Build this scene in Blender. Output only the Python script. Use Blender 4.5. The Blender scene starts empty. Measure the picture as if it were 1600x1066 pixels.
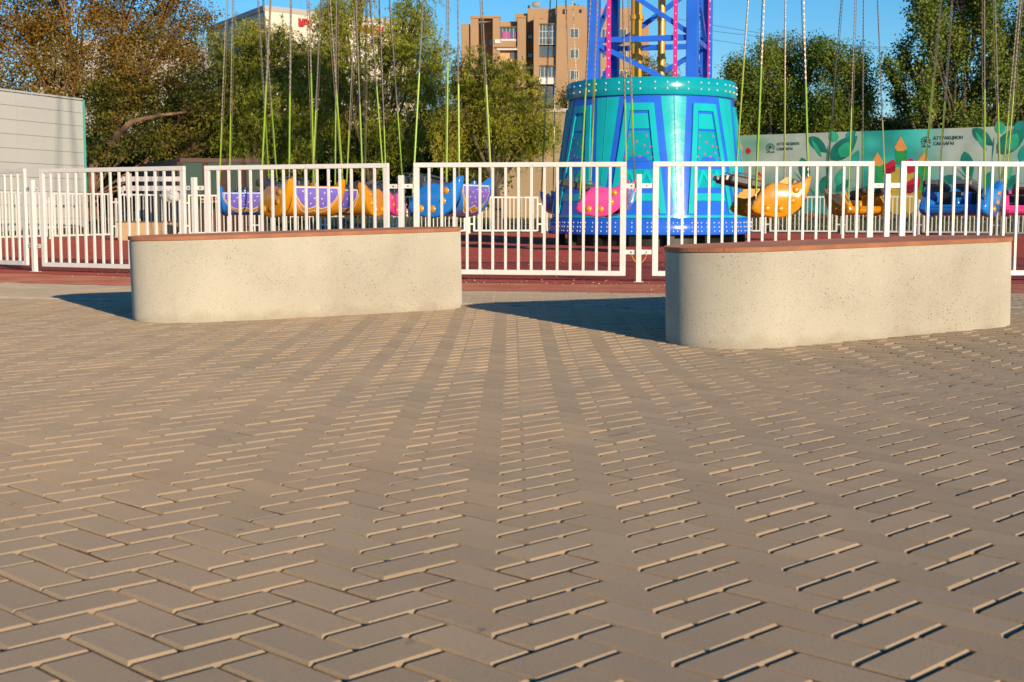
import bpy, math, random
import numpy as np
from mathutils import Vector, Matrix
R = math.radians
random.seed(7); rng = np.random.default_rng(11)
sc = bpy.context.scene
col = sc.collection

# ---------------------------------------------------------------- camera
CAMH = 0.70; FPX = 2140.0; PITCH = math.atan(202 / FPX)
cd = bpy.data.cameras.new('camera'); cam = bpy.data.objects.new('camera', cd); col.objects.link(cam)
cam.location = (0, 0, CAMH); cam.rotation_euler = (R(90) - PITCH, 0, 0)
cd.sensor_width = 36; cd.lens = 36 * FPX / 1600; cd.clip_start = 0.05; cd.clip_end = 3000
cd.dof.use_dof = True; cd.dof.focus_distance = 8.2; cd.dof.aperture_fstop = 11
sc.camera = cam
# ---------------------------------------------------------------- sky and sun
SUN_EL, SUN_AZ = 11.0, 28.5           # sun stands behind the camera, to its right
w = bpy.data.worlds.new('World'); sc.world = w; w.use_nodes = True
nt = w.node_tree; bg = nt.nodes['Background']
sky = nt.nodes.new('ShaderNodeTexSky'); sky.sky_type = 'NISHITA'; sky.sun_disc = False
sky.sun_elevation = R(SUN_EL); sky.sun_rotation = R(180 - SUN_AZ)
sky.air_density = 1.0; sky.dust_density = 0.15; sky.ozone_density = 4.0; sky.altitude = 300
hs_ = nt.nodes.new('ShaderNodeHueSaturation'); hs_.inputs['Saturation'].default_value = 1.22
nt.links.new(sky.outputs[0], hs_.inputs['Color']); nt.links.new(hs_.outputs[0], bg.inputs[0]); bg.inputs[1].default_value = 0.15
sd = bpy.data.lights.new('sun', 'SUN'); so = bpy.data.objects.new('sun', sd); col.objects.link(so)
sd.energy = 5.0; sd.angle = R(0.5); sd.color = (1.0, 0.80, 0.555)
tosun = Vector((math.sin(R(SUN_AZ)) * math.cos(R(SUN_EL)), -math.cos(R(SUN_AZ)) * math.cos(R(SUN_EL)), math.sin(R(SUN_EL))))
so.rotation_euler = tosun.to_track_quat('Z', 'Y').to_euler(); so.location = (20, -30, 20)
sc.view_settings.view_transform = 'Standard'; sc.view_settings.look = 'None'
sc.view_settings.exposure = 0.12; sc.view_settings.gamma = 1
sc.render.engine = 'CYCLES'

# ---------------------------------------------------------------- pixel -> world (a measuring aid)
def ray(px, py):
    u = (px - 800) / FPX; v = (533 - py) / FPX
    return Vector((u, math.cos(PITCH) + v * math.sin(PITCH), -math.sin(PITCH) + v * math.cos(PITCH)))
def P(px, py, Z):
    d = ray(px, py); return Vector((0, 0, CAMH)) + d * (Z / d.y)
def G(px, py, z=0.0):
    d = ray(px, py); return Vector((0, 0, CAMH)) + d * ((z - CAMH) / d.z)

# ---------------------------------------------------------------- materials
def hexc(r, g, b): return (r, g, b, 1)
def mat(name, c, rough=0.6, c2=None, scale=8, var=0.12, bump=0, bscale=60, metal=0, coat=0, island=0.0, spec=0.5, detail=4, dr=0.0, speck=None):
    m = bpy.data.materials.new(name); m.use_nodes = True
    t = m.node_tree; N = t.nodes; L = t.links; b = N['Principled BSDF']
    b.inputs['Roughness'].default_value = rough; b.inputs['Diffuse Roughness'].default_value = dr; b.inputs['Metallic'].default_value = metal
    b.inputs['Coat Weight'].default_value = coat; b.inputs['Coat Roughness'].default_value = 0.06
    b.inputs['Specular IOR Level'].default_value = spec
    if c2 is None: c2 = tuple(x * (1 - var) for x in c[:3])
    tc = N.new('ShaderNodeTexCoord'); no = N.new('ShaderNodeTexNoise')
    no.inputs['Scale'].default_value = scale; no.inputs['Detail'].default_value = detail
    L.new(tc.outputs['Object'], no.inputs['Vector'])
    mr = N.new('ShaderNodeMapRange'); mr.inputs[1].default_value = .35; mr.inputs[2].default_value = .65
    L.new(no.outputs[0], mr.inputs[0])
    mx = N.new('ShaderNodeMix'); mx.data_type = 'RGBA'
    mx.inputs[6].default_value = (*c[:3], 1); mx.inputs[7].default_value = (*c2[:3], 1)
    L.new(mr.outputs[0], mx.inputs[0]); out = mx.outputs[2]
    if speck:
        for (ssc, lo_, hi_, cc, amt) in speck:
            n2 = N.new('ShaderNodeTexNoise'); n2.inputs['Scale'].default_value = ssc; n2.inputs['Detail'].default_value = 5; n2.inputs['Roughness'].default_value = .65
            L.new(tc.outputs['Object'], n2.inputs['Vector']); r2 = N.new('ShaderNodeMapRange'); r2.inputs[1].default_value = lo_; r2.inputs[2].default_value = hi_; r2.inputs[4].default_value = amt
            L.new(n2.outputs[0], r2.inputs[0]); x2 = N.new('ShaderNodeMix'); x2.data_type = 'RGBA'; L.new(r2.outputs[0], x2.inputs[0]); L.new(out, x2.inputs[6]); x2.inputs[7].default_value = (*cc, 1); out = x2.outputs[2]
    if island:
        ge = N.new('ShaderNodeNewGeometry'); m2 = N.new('ShaderNodeMapRange')
        m2.inputs[3].default_value = 1 - island; m2.inputs[4].default_value = 1 + island
        L.new(ge.outputs['Random Per Island'], m2.inputs[0])
        hs = N.new('ShaderNodeHueSaturation'); L.new(m2.outputs[0], hs.inputs['Value']); L.new(out, hs.inputs['Color']); out = hs.outputs[0]
    L.new(out, b.inputs['Base Color'])
    if bump:
        nb = N.new('ShaderNodeTexNoise'); nb.inputs['Scale'].default_value = bscale; nb.inputs['Detail'].default_value = 5
        L.new(tc.outputs['Object'], nb.inputs['Vector'])
        bu = N.new('ShaderNodeBump'); bu.inputs['Strength'].default_value = bump; bu.inputs['Distance'].default_value = 0.01
        L.new(nb.outputs[0], bu.inputs['Height']); L.new(bu.outputs[0], b.inputs['Normal'])
    return m
def leafmat(name, c1, c2, c3, scale=0.5, trans=0.38):
    m = bpy.data.materials.new(name); m.use_nodes = True
    t = m.node_tree; N = t.nodes; L = t.links; N.remove(N['Principled BSDF'])
    ge = N.new('ShaderNodeNewGeometry'); tc = N.new('ShaderNodeTexCoord'); no = N.new('ShaderNodeTexNoise')
    no.inputs['Scale'].default_value = scale; no.inputs['Detail'].default_value = 3; L.new(tc.outputs['Object'], no.inputs['Vector'])
    ad = N.new('ShaderNodeMath'); ad.operation = 'MULTIPLY_ADD'; ad.inputs[1].default_value = 0.40; L.new(ge.outputs['Random Per Island'], ad.inputs[0])
    m3 = N.new('ShaderNodeMapRange'); m3.inputs[1].default_value = .3; m3.inputs[2].default_value = .7; m3.inputs[4].default_value = 0.60
    L.new(no.outputs[0], m3.inputs[0]); L.new(m3.outputs[0], ad.inputs[2])
    cr = N.new('ShaderNodeValToRGB'); cr.color_ramp.elements[0].color = (*c1, 1); cr.color_ramp.elements[1].color = (*c3, 1)
    e = cr.color_ramp.elements.new(0.5); e.color = (*c2, 1); L.new(ad.outputs[0], cr.inputs[0])
    df = N.new('ShaderNodeBsdfPrincipled'); df.inputs['Roughness'].default_value = .5; df.inputs['Specular IOR Level'].default_value = .35
    tr = N.new('ShaderNodeBsdfTranslucent'); ms = N.new('ShaderNodeMixShader'); ms.inputs[0].default_value = trans
    L.new(cr.outputs[0], df.inputs['Base Color']); L.new(cr.outputs[0], tr.inputs[0])
    L.new(df.outputs[0], ms.inputs[1]); L.new(tr.outputs[0], ms.inputs[2]); L.new(ms.outputs[0], N['Material Output'].inputs[0])
    return m

# ---------------------------------------------------------------- mesh helpers
class MB:
    def __init__(s): s.v = []; s.f = []; s.m = []; s.M = None; s.smooth = False
    def add(s, vs, fs, mi=0):
        o = len(s.v)
        if s.M is not None: vs = [s.M @ Vector(p) for p in vs]
        s.v += [tuple(p) for p in vs]; s.f += [tuple(i + o for i in f) for f in fs]; s.m += [mi] * len(fs)
        return s
    def box(s, c, d, rz=0, rot=None, mi=0, ch=0.0):
        M = Matrix.Translation(c) @ (rot.to_4x4() if rot is not None else Matrix.Rotation(rz, 4, 'Z'))
        x, y, z = d[0] / 2, d[1] / 2, d[2] / 2
        if ch <= 0:
            vs = [M @ Vector((i * x, j * y, k * z)) for k in (-1, 1) for j in (-1, 1) for i in (-1, 1)]
            return s.add(vs, [(0, 2, 3, 1), (4, 5, 7, 6), (0, 1, 5, 4), (2, 6, 7, 3), (0, 4, 6, 2), (1, 3, 7, 5)], mi)
        c_ = min(ch, x * .9, y * .9, z * .9)
        vs = []; idx = {}
        for k in (-1, 1):
            for j in (-1, 1):
                for i in (-1, 1):
                    for a in range(3):
                        p = [i * x, j * y, k * z]
                        for b in range(3):
                            if b != a: p[b] -= (i, j, k)[b] * c_
                        idx[(i, j, k, a)] = len(vs); vs.append(M @ Vector(p))
        fs = []
        for a in range(3):
            b, c2 = (a + 1) % 3, (a + 2) % 3
            for sg in (-1, 1):
                q = []
                for (p1, p2) in ((-1, -1), (1, -1), (1, 1), (-1, 1)):
                    t = [0, 0, 0]; t[a] = sg; t[b] = p1; t[c2] = p2; q.append(idx[(*t, a)])
                fs.append(tuple(q if sg > 0 else q[::-1]))
            for s1 in (-1, 1):
                for s2 in (-1, 1):
                    q = []
                    for tt, ax in ((-1, b), (1, b), (1, c2), (-1, c2)):
                        t = [0, 0, 0]; t[a] = tt; t[b] = s1; t[c2] = s2; q.append(idx[(*t, ax)])
                    fs.append(tuple(q if s1 * s2 < 0 else q[::-1]))
        for i in (-1, 1):
            for j in (-1, 1):
                for k in (-1, 1):
                    q = [idx[(i, j, k, a)] for a in range(3)]; fs.append(tuple(q if i * j * k > 0 else q[::-1]))
        return s.add(vs, fs, mi)
    def bar(s, a, b, w, h=None, mi=0, up=(0, 0, 1)):
        a = Vector(a); b = Vector(b); d = b - a; L = d.length; d.normalize(); h = h or w
        u = Vector(up);
        if abs(d.dot(u)) > .98: u = Vector((0, 1, 0))
        x = d.cross(u).normalized(); z = x.cross(d).normalized()
        M = Matrix((x, d, z)).transposed()
        return s.box((a + b) / 2, (w, L, h), rot=M, mi=mi)
    def tube(s, pts, r, n=8, mi=0, cap=True):
        pts = [Vector(p) for p in pts]; rs = r if isinstance(r, (list, tuple)) else [r] * len(pts)
        vs = []; fs = []
        for i, p in enumerate(pts):
            d = (pts[min(i + 1, len(pts) - 1)] - pts[max(i - 1, 0)]).normalized()
            a = Vector((0, 0, 1)) if abs(d.z) < .9 else Vector((1, 0, 0))
            x = d.cross(a).normalized(); y = d.cross(x).normalized()
            for k in range(n):
                t = 2 * math.pi * k / n; vs.append(p + (x * math.cos(t) + y * math.sin(t)) * rs[i])
        for i in range(len(pts) - 1):
            for k in range(n):
                k2 = (k + 1) % n; fs.append((i * n + k, i * n + k2, (i + 1) * n + k2, (i + 1) * n + k))
        if cap: fs.append(tuple(range(n))[::-1]); fs.append(tuple((len(pts) - 1) * n + k for k in range(n)))
        return s.add(vs, fs, mi)
    def prism(s, poly, f0, f1, mi=0, mi_side=None):
        """poly: list of 2-d points; f0/f1 map (a,b)->3-d for the two faces"""
        n = len(poly); vs = [f0(*p) for p in poly] + [f1(*p) for p in poly]
        s.add(vs, [tuple(range(n))[::-1], tuple(range(n, 2 * n))], mi)
        return s.add(vs, [(i, (i + 1) % n, n + (i + 1) % n, n + i) for i in range(n)], mi if mi_side is None else mi_side)
    def ball(s, c, r, n=8, m=5, mi=0, sc3=(1, 1, 1)):
        vs = []; fs = []
        for i in range(m + 1):
            a = math.pi * i / m
            for k in range(n):
                t = 2 * math.pi * k / n
                vs.append((c[0] + r * sc3[0] * math.sin(a) * math.cos(t), c[1] + r * sc3[1] * math.sin(a) * math.sin(t), c[2] + r * sc3[2] * math.cos(a)))
        for i in range(m):
            for k in range(n):
                k2 = (k + 1) % n; fs.append((i * n + k, (i + 1) * n + k, (i + 1) * n + k2, i * n + k2))
        return s.add(vs, fs, mi)
    def build(s, name, mats, parent=None, world=True, smooth=False, keep=False, ang=40):
        if not isinstance(mats, (list, tuple)): mats = [mats]
        vs = [Vector(p) for p in s.v]; me = bpy.data.meshes.new(name); loc = Vector((0, 0, 0))
        if parent is not None:
            if world:
                Mi = (Matrix.Translation(parent.location) @ parent.rotation_euler.to_matrix().to_4x4()).inverted()
                if parent.parent is not None:
                    pp = parent.parent
                    Mi = Mi @ (Matrix.Translation(pp.location) @ pp.rotation_euler.to_matrix().to_4x4()).inverted()
                vs = [Mi @ p for p in vs]
        elif not keep:
            lo = Vector([min(p[i] for p in vs) for i in range(3)]); hi = Vector([max(p[i] for p in vs) for i in range(3)])
            loc = Vector(((lo.x + hi.x) / 2, (lo.y + hi.y) / 2, lo.z)); vs = [p - loc for p in vs]
        me.from_pydata([tuple(p) for p in vs], [], s.f)
        for m in mats: me.materials.append(m)
        if len(mats) > 1: me.polygons.foreach_set('material_index', s.m)
        me.update()
        if smooth:
            me.polygons.foreach_set('use_smooth', [True] * len(me.polygons))
            try: me.set_sharp_from_angle(angle=R(ang))
            except Exception: pass
        o = bpy.data.objects.new(name, me); o.location = loc; col.objects.link(o)
        if parent is not None: o.parent = parent
        return o
def npmesh(name, V, nper, mats, parent=None, loc=(0, 0, 0)):
    """V: (n*nper,3) array of independent polygons"""
    V = np.asarray(V, np.float32); nf = len(V) // nper
    me = bpy.data.meshes.new(name); me.vertices.add(len(V)); me.vertices.foreach_set('co', V.ravel())
    me.loops.add(len(V)); me.loops.foreach_set('vertex_index', np.arange(len(V), dtype=np.int32))
    me.polygons.add(nf); me.polygons.foreach_set('loop_start', np.arange(0, len(V), nper, dtype=np.int32))
    me.polygons.foreach_set('loop_total', np.full(nf, nper, np.int32))
    me.materials.append(mats); me.update(calc_edges=True)
    o = bpy.data.objects.new(name, me); o.location = loc; col.objects.link(o)
    if parent is not None: o.parent = parent
    return o
def tag(o, label=None, cat=None, group=None, kind=None):
    if label: o['label'] = label
    if cat: o['category'] = cat
    if group: o['group'] = group
    if kind: o['kind'] = kind
    return o
def empty(name, loc, rz=0):
    o = bpy.data.objects.new(name, None); o.location = loc; o.rotation_euler = (0, 0, rz); o.empty_display_size = .2
    col.objects.link(o); return o
def kids(o): return [c for c in bpy.data.objects if c.parent is o]
def copy_tree(o, parent=None):
    c = o.copy(); col.objects.link(c)
    if parent is not None: c.parent = parent
    for ch in kids(o): copy_tree(ch, c)
    return c
# ================================================================ THE GROUND
CX, CY = 2.95, 29.45                      # centre of the ride
RF, RRED, RKERB = 15.9, 17.72, 19.55      # fence ring, rubber edge, edge of the herringbone paving
def hgt(x, y):                            # the plaza settles a little
    def g(cx, cy, s, a): return a * math.exp(-((x - cx) ** 2 + (y - cy) ** 2) / (2 * s * s))
    return g(1.0, 6.9, 1.15, -.042) + g(3.2, 8.4, 1.0, .028) + g(-.4, 10.2, 1.0, .02)
m_sand = mat('joint sand', (.235, .13, .06), .95, (.09, .055, .03), dr=.5, scale=55, bump=.5, bscale=300)
m_brick = mat('paving brick', (.43, .315, .200), .85, (.375, .288, .192), dr=.6, speck=[(260, .56, .66, (.16, .12, .085), .55), (3.2, .56, .75, (.46, .32, .18), .55), (.7, .58, .74, (.24, .195, .145), .35), (14, .66, .72, (.14, .11, .08), .6)], spec=.25, scale=1.3, bump=.25, bscale=420, island=.065, detail=8)
m_ring = mat('ring paving', (.35, .28, .20), .85, (.30, .245, .18), dr=1.0, spec=.25, scale=2.0, bump=.25, bscale=300, island=.07)
m_red = mat('red rubber', (.36, .075, .048), .9, (.28, .058, .04), dr=1.0, spec=.2, scale=1.2, bump=.6, bscale=250, detail=9)
m_redd = mat('dusty red rubber', (.42, .18, .11), .95, (.34, .09, .06), dr=1.0, spec=.2, scale=2.2, bump=.5, bscale=250, detail=9)
m_dirt = mat('ground soil', (.20, .16, .11), .95, (.12, .11, .06), scale=.3, bump=.4, bscale=30)
m_grass0 = mat('turf soil', (.075, .10, .025), .95, (.12, .10, .05), scale=.8, var=.3)

def disc(name, m, r0, r1, z, a0=0, a1=360, n=180, nr=1):
    b = MB(); vs = []; fs = []
    for i in range(n + 1):
        a = R(a0 + (a1 - a0) * i / n)
        for j in range(nr + 1):
            r = r0 + (r1 - r0) * j / nr; vs.append((CX + r * math.sin(a), CY - r * math.cos(a), z))
    for i in range(n):
        for j in range(nr):
            k = i * (nr + 1) + j; fs.append((k, k + 1, k + nr + 2, k + nr + 1))
    b.add(vs, fs); return tag(b.build(name, m), kind='structure')
b = MB(); b.add([(-900, -300, -.09), (900, -300, -.09), (900, 1500, -.09), (-900, 1500, -.09)], [(0, 1, 2, 3)])
tag(b.build('ground', m_dirt), kind='structure')
rb0 = random.Random(8)
# sand bed under the paving (follows the settlement)
b = MB(); vs = []; fs = []; nx, ny = 200, 160
for j in range(ny + 1):
    for i in range(nx + 1):
        x = -14 + 32 * i / nx; y = -6 + 26 * j / ny; vs.append((x, y, hgt(x, y) - .0060 + .0012 * rb0.gauss(0, 1)))
for j in range(ny):
    for i in range(nx):
        k = j * (nx + 1) + i
        x, y = vs[k][0] + .08, vs[k][1] + .08
        if math.hypot(x - CX, y - CY) > RRED + .15: fs.append((k, k + 1, k + nx + 2, k + nx + 1))
b.add(vs, fs); tag(b.build('sand_bed', m_sand), kind='structure')
# herringbone bricks, each with its chamfers, a hair out of level
e1 = Vector((1, 1, 0)) / math.sqrt(2); e2 = Vector((-1, 1, 0)) / math.sqrt(2)
U = 0.1; PH = (0.041, -0.011)
quads = []
def brick_quads(cx, cy, ax, ay, hx, hy, z, tx, ty, ch=.0046, dep=.0050, out=quads):
    def p(u, v, d): return (cx + ax[0] * u + ay[0] * v, cy + ax[1] * u + ay[1] * v, z + u * tx + v * ty - d)
    w_ = lambda: rb.gauss(0, .0006)
    T = [p(i * (hx - ch), j * (hy - ch), 0) for i, j in ((-1, -1), (1, -1), (1, 1), (-1, 1))]
    E = [p(i * hx, j * hy, dep) for i, j in ((-1, -1), (1, -1), (1, 1), (-1, 1))]
    B = [p(i * hx, j * hy, .016) for i, j in ((-1, -1), (1, -1), (1, 1), (-1, 1))]
    out.append((T, E, B))
rb = random.Random(3)
for a in range(-170, 230):
    for c in range(-170, 260):
        m_ = (a - c) % 4
        if m_ not in (0, 3): continue
        if m_ == 0: u, v, hx, hy = a + 1, c + .5, 1, .5
        else: u, v, hx, hy = a + .5, c + 1, .5, 1
        p = e1 * (u * U + PH[0]) + e2 * (v * U + PH[1])
        if not (-7.6 < p.x < 9.6 and -1.2 < p.y < 12.5): continue
        rr = math.hypot(p.x - CX, p.y - CY)
        if rr < RKERB + .09: continue
        if p.y > 3 and abs(p.x) > .5 * p.y + 3.6: continue
        g = .0039 + rb.random() * .0014
        s = 1e-3 * rb.gauss(0, .8)
        brick_quads(p.x, p.y, e1, e2, hx * U - g, hy * U - g, hgt(p.x, p.y) + s, rb.gauss(0, .0045), rb.gauss(0, .0045))
def bricks_mesh(name, quads, m):
    V = []; F = []
    for T, E, B in quads:
        o = len(V); V += T + E + B
        F.append((o, o + 1, o + 2, o + 3))
        for i in range(4):
            j = (i + 1) % 4; F.append((o + i, o + 4 + i, o + 4 + j, o + j)); F.append((o + 4 + i, o + 8 + i, o + 8 + j, o + 4 + j))
    me = bpy.data.meshes.new(name); me.from_pydata(V, [], F); me.materials.append(m); me.update()
    o = bpy.data.objects.new(name, me); col.objects.link(o); return tag(o, kind='structure')
bricks_mesh('herringbone_paving', quads, m_brick)
# ring of straight-laid blocks round the ride, inside a flush kerb
q2 = []
def ringrow(r, dr, dl, off, z=0):
    n = int(2 * math.pi * r / dl)
    for k in range(n):
        a = 2 * math.pi * (k + off) / n
        x = CX + r * math.sin(a); y = CY - r * math.cos(a)
        if y > 19 or not -10 < x < 16: continue
        ax = (math.cos(a), math.sin(a)); ay = (-math.sin(a), math.cos(a))
        brick_quads(x, y, ax, ay, dl / 2 - .003, dr / 2 - .003, hgt(x, y) + z + 1e-3 * rb.gauss(0, .8), rb.gauss(0, .005), rb.gauss(0, .005), out=q2)
r = RRED + .06; k = 0
while r < RKERB - .1:
    ringrow(r, .1, .2, (k % 2) * .5); r += .1; k += 1
bricks_mesh('ring_paving', q2, m_ring)
q2 = []; ringrow(RKERB, .085, .5, 0, .004); bricks_mesh('kerb_ring', q2, mat('kerb concrete', (.40, .36, .30), .8, dr=1.0, bump=.3, bscale=200))
# red rubber surface: disc inside the fence, dusty apron outside it
disc('red_rubber_floor', m_red, 0.02, 15.62, .002, nr=6)
disc('red_rubber_edge', m_red, 15.63, 16.25, .004, nr=1)
disc('red_rubber_apron', m_redd, 16.254, RRED, .001, nr=2)
b = MB()
for i in range(240):                      # dark seam of the mat just inside the fence
    a0, a1 = 2 * math.pi * i / 240, 2 * math.pi * (i + 1) / 240
    for (ra, rb_) in ((15.612, 15.638),):
        b.add([(CX + ra * math.sin(a0), CY - ra * math.cos(a0), .0075), (CX + rb_ * math.sin(a0), CY - rb_ * math.cos(a0), .0075),
               (CX + rb_ * math.sin(a1), CY - rb_ * math.cos(a1), .0075), (CX + ra * math.sin(a1), CY - ra * math.cos(a1), .0075)], [(0, 1, 2, 3)])
tag(b.build('rubber_seam', mat('seam black', (.02, .015, .015), .9)), kind='structure')
# paler crumbs lying on the rubber
b = MB(); rc = random.Random(5)
for i in range(420):
    a = rc.uniform(-.5, .45); rr = 15.9 + rc.gauss(.15, .35) if i < 200 else rc.uniform(9, 17.6)
    x = CX + rr * math.sin(a); y = CY - rr * math.cos(a); s = rc.uniform(.004, .012)
    b.box((x, y, .006 + s / 3), (s * 1.6, s, s * .7), rz=rc.uniform(0, 3))
tag(b.build('leaf_litter', mat('litter', (.45, .30, .17), .9)), 'bits of dry litter on the red rubber ground', 'litter', kind='stuff')
# grass beyond the ring
b = MB()
vs = []; fs = []; nx, ny = 80, 40
def gz(x, y):
    d = math.hypot(x - CX, y - CY); return -.02 + min(.42, max(0, (d - 17.5) * .10)) + .03 * math.sin(x * 1.1) * math.sin(y * .9)
for j in range(ny + 1):
    for i in range(nx + 1):
        x = -40 + 85 * i / nx; y = 22 + 50 * j / ny; vs.append((x, y, gz(x, y)))
for j in range(ny):
    for i in range(nx):
        k = j * (nx + 1) + i
        if math.hypot(vs[k][0] + .5 - CX, vs[k][1] + .6 - CY) > 17.0: fs.append((k, k + 1, k + nx + 2, k + nx + 1))
b.add(vs, fs); tag(b.build('lawn', m_grass0), kind='structure')
disc('rubber_margin', m_red, RRED, 18.4, .001, a0=60, a1=300)
n = 26000; X = rng.uniform(-22, 26, n); Y = rng.uniform(36, 54, n)
D = np.hypot(X - CX, Y - CY); k = D > 17.6; X, Y, D = X[k], Y[k], D[k]; n = len(X)
Z0 = np.array([gz(x, y) for x, y in zip(X, Y)])
th = rng.uniform(0, 6.28, n); h = rng.uniform(.05, .14, n); wv = rng.uniform(.012, .03, n)
dx, dy = np.cos(th) * wv, np.sin(th) * wv; lx, ly = rng.normal(0, .04, n), rng.normal(0, .04, n)
V = np.stack([np.stack([X - dx, Y - dy, Z0], 1), np.stack([X + dx, Y + dy, Z0], 1), np.stack([X + lx, Y + ly, Z0 + h], 1)], 1).reshape(-1, 3)
tag(npmesh('grass', V, 3, leafmat('grass blades', (.05, .10, .01), (.11, .16, .02), (.22, .18, .07), .6)), 'short grass growing behind the ring fence', 'grass', kind='stuff')
# ================================================================ BENCHES
def bench_conc():
    m = mat('bench concrete', (.55, .515, .42), .75, (.46, .425, .345), dr=.7, speck=[(3.5, .55, .72, (.42, .35, .25), .32), (22, .62, .72, (.60, .56, .46), .5)], spec=.3, scale=1.6, bump=.18, bscale=140, detail=8)
    t = m.node_tree; N = t.nodes; L = t.links; b = N['Principled BSDF']
    tc = N.new('ShaderNodeTexCoord'); src = b.inputs['Base Color'].links[0].from_socket
    for (scl, thr, colr, strength) in ((58, .095, (.07, .06, .05, 1), .9), (95, .13, (.18, .14, .10, 1), .75), (150, .15, (.28, .22, .15, 1), .75), (70, .12, (.36, .22, .12, 1), .75), (64, .07, (.70, .66, .56, 1), .6)):
        vo = N.new('ShaderNodeTexVoronoi'); vo.inputs['Scale'].default_value = scl; L.new(tc.outputs['Object'], vo.inputs['Vector'])
        no = N.new('ShaderNodeTexNoise'); no.inputs['Scale'].default_value = 3.0 if scl < 100 else 5.0; no.inputs['Detail'].default_value = 3
        L.new(tc.outputs['Object'], no.inputs['Vector'])
        sp = N.new('ShaderNodeSeparateColor'); L.new(vo.outputs['Color'], sp.inputs[0])
        nf = N.new('ShaderNodeMath'); nf.operation = 'MULTIPLY_ADD'; nf.inputs[1].default_value = .45; nf.inputs[2].default_value = .27; L.new(no.outputs[0], nf.inputs[0])
        a = N.new('ShaderNodeMath'); a.operation = 'MULTIPLY'; L.new(sp.outputs[0], a.inputs[0]); L.new(nf.outputs[0], a.inputs[1])
        a2 = N.new('ShaderNodeMath'); a2.operation = 'SUBTRACT'; L.new(a.outputs[0], a2.inputs[0]); a2.inputs[1].default_value = .225 if scl < 100 else .175
        a3 = N.new('ShaderNodeMath'); a3.operation = 'MULTIPLY'; L.new(a2.outputs[0], a3.inputs[0]); a3.inputs[1].default_value = thr * 7
        lt = N.new('ShaderNodeMath'); lt.operation = 'LESS_THAN'; L.new(vo.outputs['Distance'], lt.inputs[0]); L.new(a3.outputs[0], lt.inputs[1])
        ml = N.new('ShaderNodeMath'); ml.operation = 'MULTIPLY'; L.new(lt.outputs[0], ml.inputs[0]); ml.inputs[1].default_value = strength
        mx = N.new('ShaderNodeMix'); mx.data_type = 'RGBA'; L.new(ml.outputs[0], mx.inputs[0]); L.new(src, mx.inputs[6]); mx.inputs[7].default_value = colr
        src = mx.outputs[2]
    # rising damp and splashed dirt: a real stain along the foot
    sx = N.new('ShaderNodeSeparateXYZ'); L.new(tc.outputs['Object'], sx.inputs[0]); nd = N.new('ShaderNodeTexNoise'); nd.inputs['Scale'].default_value = 7; nd.inputs['Detail'].default_value = 6; L.new(tc.outputs['Object'], nd.inputs['Vector'])
    m1 = N.new('ShaderNodeMath'); m1.operation = 'MULTIPLY_ADD'; m1.inputs[1].default_value = -.16; L.new(nd.outputs[0], m1.inputs[0]); L.new(sx.outputs[2], m1.inputs[2])
    r1 = N.new('ShaderNodeMapRange'); r1.inputs[1].default_value = -.075; r1.inputs[2].default_value = -.02; r1.inputs[3].default_value = .25; r1.inputs[4].default_value = 0; L.new(m1.outputs[0], r1.inputs[0])
    mx = N.new('ShaderNodeMix'); mx.data_type = 'RGBA'; L.new(r1.outputs[0], mx.inputs[0]); L.new(src, mx.inputs[6]); mx.inputs[7].default_value = (.26, .19, .115, 1); src = mx.outputs[2]
    L.new(src, b.inputs['Base Color']); return m
m_conc = bench_conc()
m_wood = mat('bench boards', (.47, .19, .085), .65, (.34, .14, .075), dr=.5, spec=.3, scale=6, bump=.25, bscale=50, detail=6, island=.12)
def bench(cx, cy, ang, a, r, H, z0, tilt, label):
    e = empty('bench', (cx, cy, z0), 0); e.rotation_euler = (0, 0, R(ang))
    e.rotation_mode = 'XYZ'
    T = Matrix.Rotation(-tilt, 4, 'Y')
    def ring(rr, n=28):
        pts = []
        for i in range(n + 1): t = -math.pi / 2 + math.pi * i / n; pts.append((a + rr * math.cos(t), rr * math.sin(t)))
        for i in range(n + 1): t = math.pi / 2 + math.pi * i / n; pts.append((-a + rr * math.cos(t), rr * math.sin(t)))
        return pts
    b = MB(); b.M = T; hs = H - .025
    prof = [(r - .03, .004 - .03), (r - .012, -.018), (r - .004, 0.006), (r, .03), (r, hs - .008), (r - .008, hs)]
    vs = []; fs = []; n = len(ring(1))
    for (rr, z) in prof:
        for (x, y) in ring(rr):
            wob = .003 * math.sin(x * 3.1 + z * 2) if z < .05 else 0
            vs.append((x, y, z + wob))
    for i in range(len(prof) - 1):
        for k in range(n): k2 = (k + 1) % n; fs.append((i * n + k, i * n + k2, (i + 1) * n + k2, (i + 1) * n + k))
    fs.append(tuple((len(prof) - 1) * n + k for k in range(n))); fs.append(tuple(range(n))[::-1])
    b.add(vs, fs); b.build('concrete_body', m_conc, e, world=False, smooth=True, ang=35)
    # boards running lengthwise, each cut to the rounded outline
    b = MB(); b.M = T; ro = r + .006; nb = 7; wd = 2 * ro / nb
    for i in range(nb):
        y0, y1 = -ro + i * wd + .0025, -ro + (i + 1) * wd - .0025
        ys = [y0 + (y1 - y0) * k / 8 for k in range(9)]
        xs = [a + math.sqrt(max(0, ro * ro - y * y)) for y in ys]
        poly = [(x, y) for x, y in zip(xs, ys)] + [(-x, y) for x, y in zip(xs[::-1], ys[::-1])]
        # boards are butted from two lengths
        b.prism(poly, lambda x, y: (x, y, hs + .0015), lambda x, y: (x, y, H))
    b.build('seat_boards', m_wood, e, world=False)
    return tag(e, label, 'bench', 'rounded concrete benches')
bench(-1.422, 9.418, 31.7, .80, .383, .556, .010, R(1.2), 'left, farther rounded concrete bench with wooden seat, before the purple-backed swings')
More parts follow.
